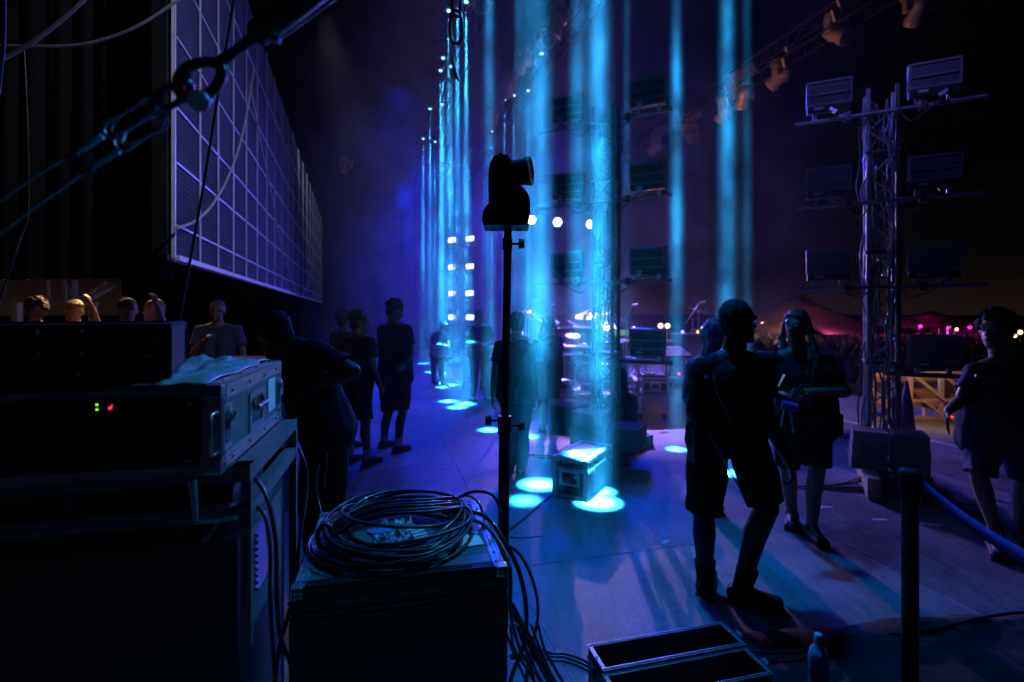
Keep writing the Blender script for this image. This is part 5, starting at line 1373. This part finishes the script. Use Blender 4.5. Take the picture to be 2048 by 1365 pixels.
def drum(t, c, r, h, axis=(0, 0, 1), m='shell_white'):
    d = MB().lathe([(r, 0), (r, h)], c, axis, 20).build('drum', m, t)
    MB().lathe([(r * .97, h), (r * .97, h + .004)], c, axis, 20).build('skin', 'paper', d)
    for hh_ in (0, h - .015): MB().lathe([(r + .008, hh_), (r + .008, hh_ + .02)], c, axis, 20).build('hoop', 'steel', d)
dk = thing('drum_kit', 'drum kit with tilted bright cymbals on the riser', 'drum kit', (1.05, 10.6, RZ))
drum(dk, (0, -.2, .3), .28, .42, (0, 1, 0)); drum(dk, (-.22, 0, .62), .14, .2, (0, -.3, 1)); drum(dk, (.2, 0, .62), .15, .2, (0, -.3, 1)); drum(dk, (.62, .3, .25), .2, .38); drum(dk, (-.55, .35, .5), .18, .15)
for x, y, z, r_, ax in ((-.7, 0, 1.25, .24, (.25, -.45, 1)), (-.3, -.25, 1.12, .2, (.1, -.3, 1)), (.5, -.1, 1.22, .26, (-.15, -.25, 1)), (.95, .2, 1.02, .25, (-.1, -.35, 1)), (-.85, .4, .85, .17, (0, 0, 1))):
    cs_ = MB().cyl((x, y, 0), (x, y, z), .012, n=8).build('cymbal_stand', 'steel', dk)
    MB().lathe([(r_, 0), (r_ * .4, .015), (.04, .02), (.03, .035), (.005, .04)], (x, y, z), ax, 24).build('cymbal', 'cymbal', cs_)
    for a in (0, 2.1, 4.2): MB().cyl((x, y, .25), (x + .2 * cos(a), y + .2 * sin(a), .01), .008, n=6).build('stand_leg', 'steel', cs_)
dm = thing('orange_drum', 'small orange hand drum on a stand seen through the middle tower', 'drum', at(1150, 738, 8.9)); drum(dm, (0, 0, 0), .085, .12, (.4, -1, .1), 'orange'); 
MB().cyl((0, .03, -.5), (0, .03, -.05), .012, n=8).build('stand', 'steel', dm); dm.location.z = max(dm.location.z, RZ + .45)


def keyboard(label, o, rz, zs_):
    t = thing('keyboard', label, 'keyboard', o, rz, 'keyboards on the riser')
    for i, z in enumerate(zs_):
        kb = MB().bb(-.5, .5, -.16, .16, z, z + .09).build('keyboard_body', 'black_paint', t, bevel=.008)
        for j in range(26): MB().bb(-.47 + j * .0355, -.47 + j * .0355 + .033, -.15, -.03, z + .091, z + .099).build('key', 'shell_white', kb)
        MB().bb(-.49, .49, .16, .168, z + .06, z + .085).build('rear_strip', 'alu', kb)
    for x in (-.38, .38): MB().bar((x, -.15, 0), (x, .12, zs_[-1]), .03).bar((x, .2, 0), (x, -.1, zs_[-1]), .03).build('stand_side', 'black_paint', t)
    return t


keyboard('two tier keyboard stand facing away behind the middle tower', (.98, 9.0, RZ), radians(185), (.62, .95))
keyboard('second keyboard on the riser right of the middle tower', (2.5, 9.6, RZ), radians(170), (.68,))
for (px_, py_, Y, lab, rz) in ((1253, 612, 9.2, 'microphone stand right of the middle tower', .3), (1385, 606, 9.4, 'microphone stand above the blue hooded person', -.4), (1052, 598, 10, 'microphone stand beside the bright cymbals', .2), (1098, 610, 11, 'microphone stand between the two figures in the beams', 1)):
    q = at(px_, py_, Y); t = thing('microphone_stand', lab, 'microphone stand', (q.x, q.y, RZ if Y > 8.2 else 0), rz, 'microphone stands on the riser'); z = q.z - RZ
    MB().lathe([(.13, 0), (.13, .015), (.02, .03)], n=16).build('base', 'black_paint', t); MB().cyl((0, 0, .02), (0, 0, z * .82), .010, n=8).build('tube', 'steel', t)
    MB().cyl((-.12, 0, z * .74), (.12, 0, z), .008, n=8).build('boom', 'steel', t); MB().cyl((.12, 0, z), (.22, 0, z + .02), .018, .026, n=10).build('microphone', 'alu', t)

cs = [(1310, 800, 8.35, .42, .3, .24, 'purple lit flight case with a handle on the riser edge'), (1375, 795, 8.6, .5, .35, .18, 'low flat case on the riser left of the blue hooded person'), (1240, 790, 8.7, .4, .3, .2, 'small case on the riser just right of the tower'),
      (1120, 800, 8.4, .45, .3, .16, 'flat case on the riser behind the pale legs'), (1440, 790, 8.9, .5, .35, .35, 'upright case on the riser behind the foreground man'), (1160, 770, 9.6, .6, .35, .5, 'black amplifier cabinet on the riser behind the tower')]
for (px_, py_, Y, w, d, h, lab) in cs:
    q = at(px_, py_, Y); flight_case('flight_case', lab, (q.x - w / 2, Y, RZ + .001), rnd.uniform(-.25, .25), w, d, h, lam='case_black', tw=.03, lid=.3, rivets=False, handle=[('y', w / 2, h * .4, min(1, h / .2))] if h > .17 else (), cat='road case', group='cases on the riser')
# pedals, boxes and cable tangle on the riser
rr = random.Random(3)
mb = MB()
for k_ in range(46):
    x = rr.uniform(RX0 + .1, RX1 - .1); y = rr.uniform(RY0 + .1, RY0 + 1.6); pts = [(x, y, RZ + .02)]
    for j in range(6): x += rr.uniform(-.22, .22); y += rr.uniform(-.15, .15); pts.append((x, min(max(y, RY0 + .03), RY1), RZ + .015 + rr.uniform(0, .06)))
    mb.tube(curve_pts(pts, 4), .010, 5)
o = stuff(mb.build('cable_tangle', 'rubber')); o['label'] = 'mass of tangled cables covering the riser'
for k_ in range(40):
    x = rr.uniform(RX0 + .2, RX1 - .2); y = rr.uniform(RY0 + .05, RY0 + 2.2); s_ = rr.uniform(.07, .16)
    o = MB().box((0, 0, s_ * .3), (s_ * 1.3, s_, s_ * .6)).box((0, -s_ * .2, s_ * .62), (s_ * .8, s_ * .3, .01)).build('effect_pedal', pc_ := rr.choice(('alu', 'frame_grey', 'red_plastic', 'tape_blue', 'shell_white', 'alu_dull')), loc=(x, y, RZ + .002), rz=rr.uniform(0, 3), bevel=.006)
    cn_ = {'alu': 'shiny metal', 'frame_grey': 'dark grey', 'red_plastic': 'red', 'tape_blue': 'blue', 'shell_white': 'white', 'alu_dull': 'dull metal'}[pc_]
    tag(o, f"small {cn_} effect pedal {'near the edge' if y < RY0 + .8 else 'far back' if y > RY0 + 1.6 else 'midway back'} on the {'left' if x < 1.6 else 'right' if x > 3.0 else 'middle'} of the riser", 'effect pedal', 'small boxes scattered on the riser')
# racks / stands left of the middle: fill between the far beams
for (px_, Y, z, r_, lab) in ((1010, 9.5, .9, .16, 'conga drum on a chrome stand left of the lamp pole'), (985, 10.5, .8, .2, 'second conga drum further back left of the lamp pole'), (940, 11.5, .7, .2, 'small drum near the guitarist')):
    X = (px_ - CX) / F * Y; t = thing('hand_drum', lab, 'drum', (X, Y, 0), 0, 'hand drums left of the lamp pole'); drum(t, (0, 0, z - .45), r_, .45, m='red_plastic' if px_ == 985 else 'shell_white')
    for a in (0, 2.1, 4.2): MB().cyl((r_ * cos(a), r_ * sin(a), z - .2), (r_ * 1.4 * cos(a), r_ * 1.4 * sin(a), 0), .012, n=6).build('leg', 'steel', t)
for (x, y, lab) in ((-1.72, 13.4, 'round stool with a bright beam spot on its seat'),):
    t = thing('stool', lab, 'stool', (x, y, 0)); MB().lathe([(.19, .44), (.2, .46), (.2, .50), (.17, .52)], n=20).build('seat', 'cloth_grey', t)
    for a in (0.3, 2.4, 4.5): MB().cyl((.1 * cos(a), .1 * sin(a), .45), (.19 * cos(a), .19 * sin(a), 0), .012, n=8).build('leg', 'steel', t)
t = thing('floor_monitor', 'wedge floor monitor near the guitarist', 'floor monitor', (-.35, 11.2, 0), .5)
MB().add([(-.3, -.2, 0), (.3, -.2, 0), (.3, .2, 0), (-.3, .2, 0), (-.3, -.08, .32), (.3, -.08, .32), (.3, .2, .2), (-.3, .2, .2)], [(3, 2, 1, 0), (4, 5, 6, 7), (0, 1, 5, 4), (2, 3, 7, 6), (1, 2, 6, 5), (3, 0, 4, 7)]).build('cabinet', 'black_matte', t)
MB().box((0, -.145, .16), (.54, .012, .26), Matrix.Rotation(-.36, 3, 'X')).build('grille', 'steel_dark', t)
# mixing table, racks, guitars and stands
t = thing('mixing_table', 'table with a sloping mixing desk right of the middle tower', 'table', (2.55, 8.75, RZ), .12)
MB().bb(-.55, .55, -.3, .3, .50, .53).build('table_top', 'case_black', t, bevel=.004)
for x in (-.5, .5):
    for y in (-.26, .26): MB().bar((x, y, 0), (x, y, .5), .03).build('leg', 'alu', t)
ds = MB().add([(-.45, -.24, .532), (.45, -.24, .532), (.45, .24, .532), (-.45, .24, .532), (-.45, -.24, .58), (.45, -.24, .58), (.45, .24, .70), (-.45, .24, .70)], [(3, 2, 1, 0), (4, 5, 6, 7), (0, 1, 5, 4), (2, 3, 7, 6), (1, 2, 6, 5), (3, 0, 4, 7)]).build('mixing_desk', 'frame_grey', t)
mk_ = MB()
for i in range(18):
    for j in range(6): mk_.cyl((-.42 + i * .049, -.2 + j * .07, .59 + j * .0175), (-.42 + i * .049, -.2 + j * .07, .61 + j * .0175), .010, n=6)
stuff(mk_.build('knobs', 'shell_white', t))
for (x, y, n_, lab) in ((1.75, 9.3, 5, 'open rack of bright metal units behind the middle tower'), (3.3, 9.6, 6, 'tall rack of metal units behind the blue hooded person'), (.75, 11.2, 6, 'tall rack of units beside the drum kit')):
    t = thing('unit_rack', lab, 'rack', (x, y, RZ), rnd.uniform(-.3, .3))
    MB().bb(-.26, .26, -.2, .25, 0, .06 + n_ * .14).build('shell', 'case_black', t)
    for k_ in range(n_):
        u_ = MB().bb(-.23, .23, -.215, -.201, .05 + k_ * .14, .17 + k_ * .14).build('rack_unit', ('alu_dull', 'frame_grey', 'steel_dark')[k_ % 3], t, bevel=.003)
        MB().bb(-.18, .0, -.222, -.216, .09 + k_ * .14, .12 + k_ * .14).build('display', ('em_violet' if k_ == 2 else 'black_paint'), u_)
for (x, y, m_, rz_, lab) in ((2.0, 10.2, 'orange', .3, 'orange guitar on a stand on the riser'), (3.6, 9.0, 'shell_white', -.5, 'white guitar on a stand on the riser'), (1.45, 9.9, 'red_plastic', .8, 'red guitar on a stand by the keyboards')):
    t = thing('guitar', lab, 'guitar', (x, y, RZ), rz_, 'guitars on stands')
    MB().lathe([(.16, 0), (.17, .02), (.16, .045)], (0, 0, .35), (0, -1, 0), 16).lathe([(.12, 0), (.13, .02), (.12, .045)], (0, 0, .52), (0, -1, 0), 14).build('body', m_, t)
    MB().bar((0, -.03, .6), (0, .05, 1.15), .05, .02).build('neck', 'wood', t); MB().box((0, .06, 1.2), (.07, .02, .14)).build('headstock', 'black_paint', t)
    MB().bar((-.15, -.1, 0), (0, .04, .5), .02).bar((.15, -.1, 0), (0, .04, .5), .02).bar((0, .2, 0), (0, .04, .5), .02).build('stand', 'steel', t)
for k_ in range(9):
    x = .8 + .38 * k_; y = 8.5 + rnd.uniform(0, 2.2); h_ = rnd.uniform(.5, 1.35)
    t = thing('instrument_stand', 'thin chrome stand with a clamp, number ' + str(k_), 'stand', (x, y, RZ), rnd.uniform(0, 3), 'chrome stands on the riser'); t['label'] = ('first', 'second', 'third', 'fourth', 'fifth', 'sixth', 'seventh', 'eighth', 'ninth')[k_] + ' thin chrome tripod stand from the left end of the riser'
    MB().cyl((0, 0, .1), (0, 0, h_), .012, n=8).build('tube', 'steel', t)
    MB().cyl((-.18, 0, h_ - .04), (.2, 0, h_ + .06), .010, n=8).build('arm', 'steel', t)
    MB().box((0, 0, h_ - .02), (.05, .04, .05)).build('clamp', 'alu', t)
    for a in (0, 2.1, 4.2): MB().cyl((0, 0, .28), (.26 * cos(a), .26 * sin(a), .01), .009, n=6).build('leg', 'steel', t)
for (x, y, w, d, h, lab) in ((-.05, 8.9, .5, .4, .42, 'dark case on the deck behind the man by the lamp pole'), (-.2, 10.3, .6, .4, .5, 'dark case on the deck left of the riser'), (.1, 9.8, .4, .4, .62, 'upright dark case touching the left end of the riser'), (3.9, 7.4, .6, .45, .3, 'dark case on the deck before the right end of the riser')):
    flight_case('road_case', lab, (x, y, .001), rnd.uniform(-.3, .4), w, d, h, lam='case_black', tw=.035, lid=.3, rivets=False, handle=[('y', w / 2, h * .38, 1)])
# scraps and tape marks on the deck
for k_, (px_, py_, a, L_, m_) in enumerate(((1120, 905, .6, .5, 'tape_red'), (1290, 860, .2, .25, 'tape_white'), (1220, 968, .9, .1, 'tape_white'), (1650, 1015, -.3, .12, 'tape_white'), (1150, 1016, .2, .06, 'tape_white'), (1760, 1040, -.3, .12, 'tape_white'), (1860, 1050, -.5, .16, 'tape_white'), (905, 885, .9, .10, 'tape_red'), (1545, 985, -.2, .15, 'tape_white'), (1330, 1085, .5, .07, 'tape_white'))):
    q = gp(px_, py_); o = MB().box((0, 0, 0), (L_, .035, .0012)).build('tape_strip', m_, loc=(q.x, q.y, .0035), rz=a + SR)
    tag(o, ['faded red tape strip pointing at the small cyan lit case', 'white tape scrap near the bright rimmed tray', 'short white tape beside the cyan lit case', 'white tape scrap near the boots of the long haired technician', 'tiny white scrap in front of the cyan lit case', 'white tape scrap beyond the black barrier post',
            'white tape scrap near the feet of the man at the right edge', 'small red scrap on the empty deck left of the lamp pole', 'white tape scrap between the two technicians', 'tiny white scrap left of the foreground man'][k_], 'tape')
# green framed screens
for (x0, x1, lab) in ((1229, 1249, 'left'), (1250, 1262, 'middle'), (1263, 1287, 'right')):
    a, b_ = at(x0, 660, 13), at(x1, 672, 13); t = thing('small_screen', f'{lab} of three small green framed screens beside the middle tower', 'screen', ((a.x + b_.x) / 2, 13, b_.z), 0, 'green framed screens')
    w = b_.x - a.x; h = a.z - b_.z
    MB().bb(-w / 2, w / 2, 0, .04, 0, h).build('frame', 'em_sign_green', t); MB().bb(-w / 2 + .025, w / 2 - .025, -.006, -.001, .03, h - .03).build('screen_face', 'em_sign_face', t)
    MB().bb(-.02, .02, .045, .08, -b_.z, h * .5).build('stand', 'black_paint', t)
q = at(1240, 690, 12.9); o = MB().box((0, 0, 0), (.10, .05, .09)).box((0, .05, -.4), (.03, .03, .72)).build('green_light', 'em_sign_green', loc=q, bevel=.01); tag(o, 'small green light below the green framed screens', 'light')
for (px_, py_, Y, m_, r_, lab) in ((1358, 748, 8.6, 'em_red', .022, 'red light dot on the riser left of the foreground man'), (1365, 664, 14, 'em_violet', .04, 'small violet light under the right microphone stand'), (1120, 684, 8.8, 'em_red', .03, 'red lamp behind the slim person in the beams')):
    o = MB().ell((0, 0, 0), r_, 10, 8).build('small_light', m_, loc=at(px_, py_, Y)); tag(o, lab, 'light')

# folded cone and wooden frame at the right
q = gp(1700, 905)
cn = thing('striped_cone', 'dark purple folded cone with a striped foot left of the right tower', 'cone', (q.x - .02, 5.3, 0))
zc0 = EYE - (866 - HY) / F * 5.3; zc1 = EYE - (762 - HY) / F * 5.3
MB().lathe([(.075, zc0), (.07, zc0 + .09), (.052, zc0 + .3), (.012, zc1)], n=14).build('cone_body', 'cone_purple', cn)
for k_ in range(4): MB().lathe([(.078, zc0 + .01 + k_ * .022), (.078, zc0 + .02 + k_ * .022)], n=14).build('stripe', 'alu_dull', cn)
MB().cyl((0, 0, 0), (0, 0, zc0), .03, n=10).build('post', 'black_paint', cn); MB().box((0, 0, .02), (.3, .3, .04)).build('foot_plate', 'black_paint', cn)

wf = thing('wooden_frame', 'low wooden frame with diagonal braces and a warm lit board behind the right tower', 'frame', (0, 0, 0))
YW = 8.0
def wq(x, y, d=0): return at(x, y, YW + d)
for x in (1742, 1820, 1882, 1935): MB().bar(wq(x, 752), wq(x, 838), .055).build('post', 'wood_pale', wf)
MB().bar(wq(1735, 750), wq(1940, 746), .05).build('rail', 'wood_pale', wf); MB().bar(wq(1735, 803), wq(1940, 800), .045).build('rail', 'wood_pale', wf); MB().bar(wq(1735, 838), wq(1940, 836), .05).build('rail', 'wood_pale', wf)
for a, b_ in (((1826, 750), (1890, 802)), ((1888, 752), (1935, 790)), ((1752, 802), (1820, 836)), ((1790, 804), (1830, 838)), ((1850, 803), (1875, 825))): MB().bar(wq(*a, -.05), wq(*b_, -.05), .045).build('brace', 'wood_pale', wf)
a, b_ = wq(1740, 752, .35), wq(1935, 815, .35)
MB().bb(a.x, b_.x, a.y, a.y + .03, b_.z, a.z).build('board', 'wood', wf)
for x in (1770, 1850, 1905): MB().bar(at(x, 752, YW + .38) , at(x, 850, YW + .38), .05).build('post', 'wood_pale', wf)
spot('warm_lamp', at(1860, 690, 7.2), 45, (1, .55, .22), 150, tgt=at(1840, 790, 8), blend=.9, r=.05)

# ------------------------------------------------------------------ out front: tents, lamps, the crowd
def marquee(label, apex, half, eave_py, Y, m='tent_cloth'):
    ap = at(*apex, Y); zb = EYE - (eave_py - HY) / F * Y; w = half / F * Y
    t = thing('marquee_tent', label, 'tent', (ap.x, Y, -1.5), .25, 'tents beyond the stage'); hz = ap.z + 1.5; zb += 1.5
    P = [(0, 0, hz)]; n = 6; ring_ = []
    vs = [(0, 0, hz)]
    for j in range(1, 5):
        f_ = j / 4; zz = hz - (hz - zb) * (f_ ** .58)
        for k_ in range(4 * 4):
            e_ = k_ / 16 * 4; sd = int(e_); fr = e_ - sd; c = [(-1, -1), (1, -1), (1, 1), (-1, 1)]
            x = c[sd][0] * (1 - fr) + c[(sd + 1) % 4][0] * fr; y = c[sd][1] * (1 - fr) + c[(sd + 1) % 4][1] * fr
            vs.append((x * w * f_, y * w * f_, zz))
    fs = [(0, 1 + k_, 1 + (k_ + 1) % 16) for k_ in range(16)]
    for j in range(3): fs += [(1 + j * 16 + k_, 1 + (j + 1) * 16 + k_, 1 + (j + 1) * 16 + (k_ + 1) % 16, 1 + j * 16 + (k_ + 1) % 16) for k_ in range(16)]
    o = MB().add(vs, fs, True).build('roof', m, t)
    for x, y in ((-1, -1), (1, -1), (1, 1), (-1, 1)): MB().cyl((x * w * .97, y * w * .97, 0), (x * w * .97, y * w * .97, zb), .05, n=8).build('pole', 'alu_dull', t)
    MB().bb(-w, w, w * .96, w * .98, .0, zb).build('rear_wall', m, t)
    return t


marquee('big dark tent roof with a pale lit rim behind the long haired technician', (1600, 588), 150, 662, 34)
marquee('tent lit deep magenta left of the man at the right edge', (1862, 622), 110, 650, 40)
marquee('dim tent peak seen through the right tower', (1772, 628), 60, 655, 42)
marquee('low tent at the far right behind the head of the man at the edge', (1985, 632), 70, 662, 44)
marquee('small dark tent beside the floodlights behind the riser', (1430, 640), 60, 668, 44)
spot('magenta_lamp', at(1850, 664, 33.5), 5200, (1, .02, .5), 75, tgt=at(1862, 640, 40), blend=.8, r=.2)
spot('magenta_lamp', at(1790, 660, 33), 1500, (1, .02, .5), 80, tgt=at(1780, 650, 40), blend=.8, r=.2)
spot('amber_lamp', at(1560, 645, 28), 1100, (1, .5, .2), 70, tgt=at(1575, 615, 34), blend=.8, r=.3)
spot('plum_lamp', at(1665, 665, 28), 900, (.8, .12, .35), 80, tgt=at(1660, 640, 34), blend=.8, r=.3)
lights = [(1320, 652, 35, 'em_warm', .16, 'left of the twin bright floodlights right of the green screens'), (1334, 652, 35, 'em_warm', .16, 'right of the twin bright floodlights right of the green screens'), (1326, 676, 35, 'em_warm', .09, 'dim warm lamp just below the twin floodlights'),
          (1267, 656, 36, 'em_warm', .09, 'small warm lamp above the green screens'), (1395, 664, 36, 'em_warm', .09, 'small warm lamp left of the blue hood'), (1401, 663, 38, 'em_warm', .09, 'warm lamp touching the blue hood'), (1393, 677, 36, 'em_warm', .10, 'orange lamp low beside the blue hood'),
          (1524, 650, 33, 'em_warm', .17, 'bright warm floodlight between the two technicians'), (1531, 682, 36, 'em_warm', .07, 'small pale lamp below the floodlight between the technicians'), (1511, 688, 34, 'em_violet', .12, 'small blue lamp at the neck of the foreground man'),
          (1620, 662, 34, 'em_magenta', .12, 'magenta lamp beside the face of the long haired technician'), (1838, 653, 36, 'em_magenta', .12, 'left magenta lamp on the glowing tent'), (1895, 653, 36, 'em_magenta', .13, 'middle magenta lamp on the glowing tent'), (1936, 654, 36, 'em_magenta', .14, 'right magenta lamp on the glowing tent'),
          (1910, 659, 35, 'em_warm', .09, 'yellow lamp between the magenta lamps'), (1911, 689, 30, 'em_red', .10, 'red lamp low behind the wooden frame'), (1923, 690, 30, 'em_warm', .11, 'orange lamp beside the red one above the wooden frame'), (1934, 684, 33, 'em_warm', .07, 'small white lamp near the man at the right edge'), (1951, 684, 33, 'em_warm', .07, 'second small white lamp close to the face of the man at the right'),
          (1800, 664, 34, 'em_warm', .08, 'small orange lamp right of the tower chord'), (1744, 680, 30, 'em_magenta', .12, 'magenta lamp seen through the right tower'), (2036, 665, 30, 'em_warm', .12, 'yellow lamp behind the head at the right edge'), (2026, 672, 30, 'em_warm', .08, 'dim yellow lamp behind the head at the right edge')]
for (px_, py_, Y, m_, r_, lab) in lights:
    q = at(px_, py_, Y); t = thing('flood_light', lab, 'lamp', (q.x, q.y, -1.5), 0, 'lamps far out in the field')
    MB().lathe([(r_, -.12), (r_ * .95, -.16), (.01, -.18)], (0, 0, q.z + 1.5), (0, 1, 0), 12).build('lens', m_, t)
    MB().lathe([(r_ * 1.05, -.11), (r_ * .8, .1)], (0, 0, q.z + 1.5), (0, 1, 0), 12).build('housing', 'black_paint', t)
    MB().cyl((0, .05, 0), (0, .05, q.z + 1.5 - r_), .04, n=6).build('pole', 'black_paint', t)
for p_ in ((1327, 652), (1524, 650)):
    point('flood_lamp', at(*p_, 34.3), 500, (1, .6, .28), .2)
mb = MB(); rr = random.Random(11)
for k_ in range(520):
    Y = rr.uniform(17, 40); x = rr.uniform(7.5, 44) * (Y / 40) + 4; h = rr.uniform(1.55, 1.85)
    mb.ell((x, Y, -1.5 + h - .12), (.09, .1, .12), 6, 5); mb.lathe([(.13, .8), (.24, h - .5), (.22, h - .32), (.06, h - .24)], (x, Y, -1.5), (0, 0, 1), 6)
o = stuff(mb.build('crowd', 'cloth_grey')); o['label'] = 'dense dark crowd standing in the field beyond the stage'
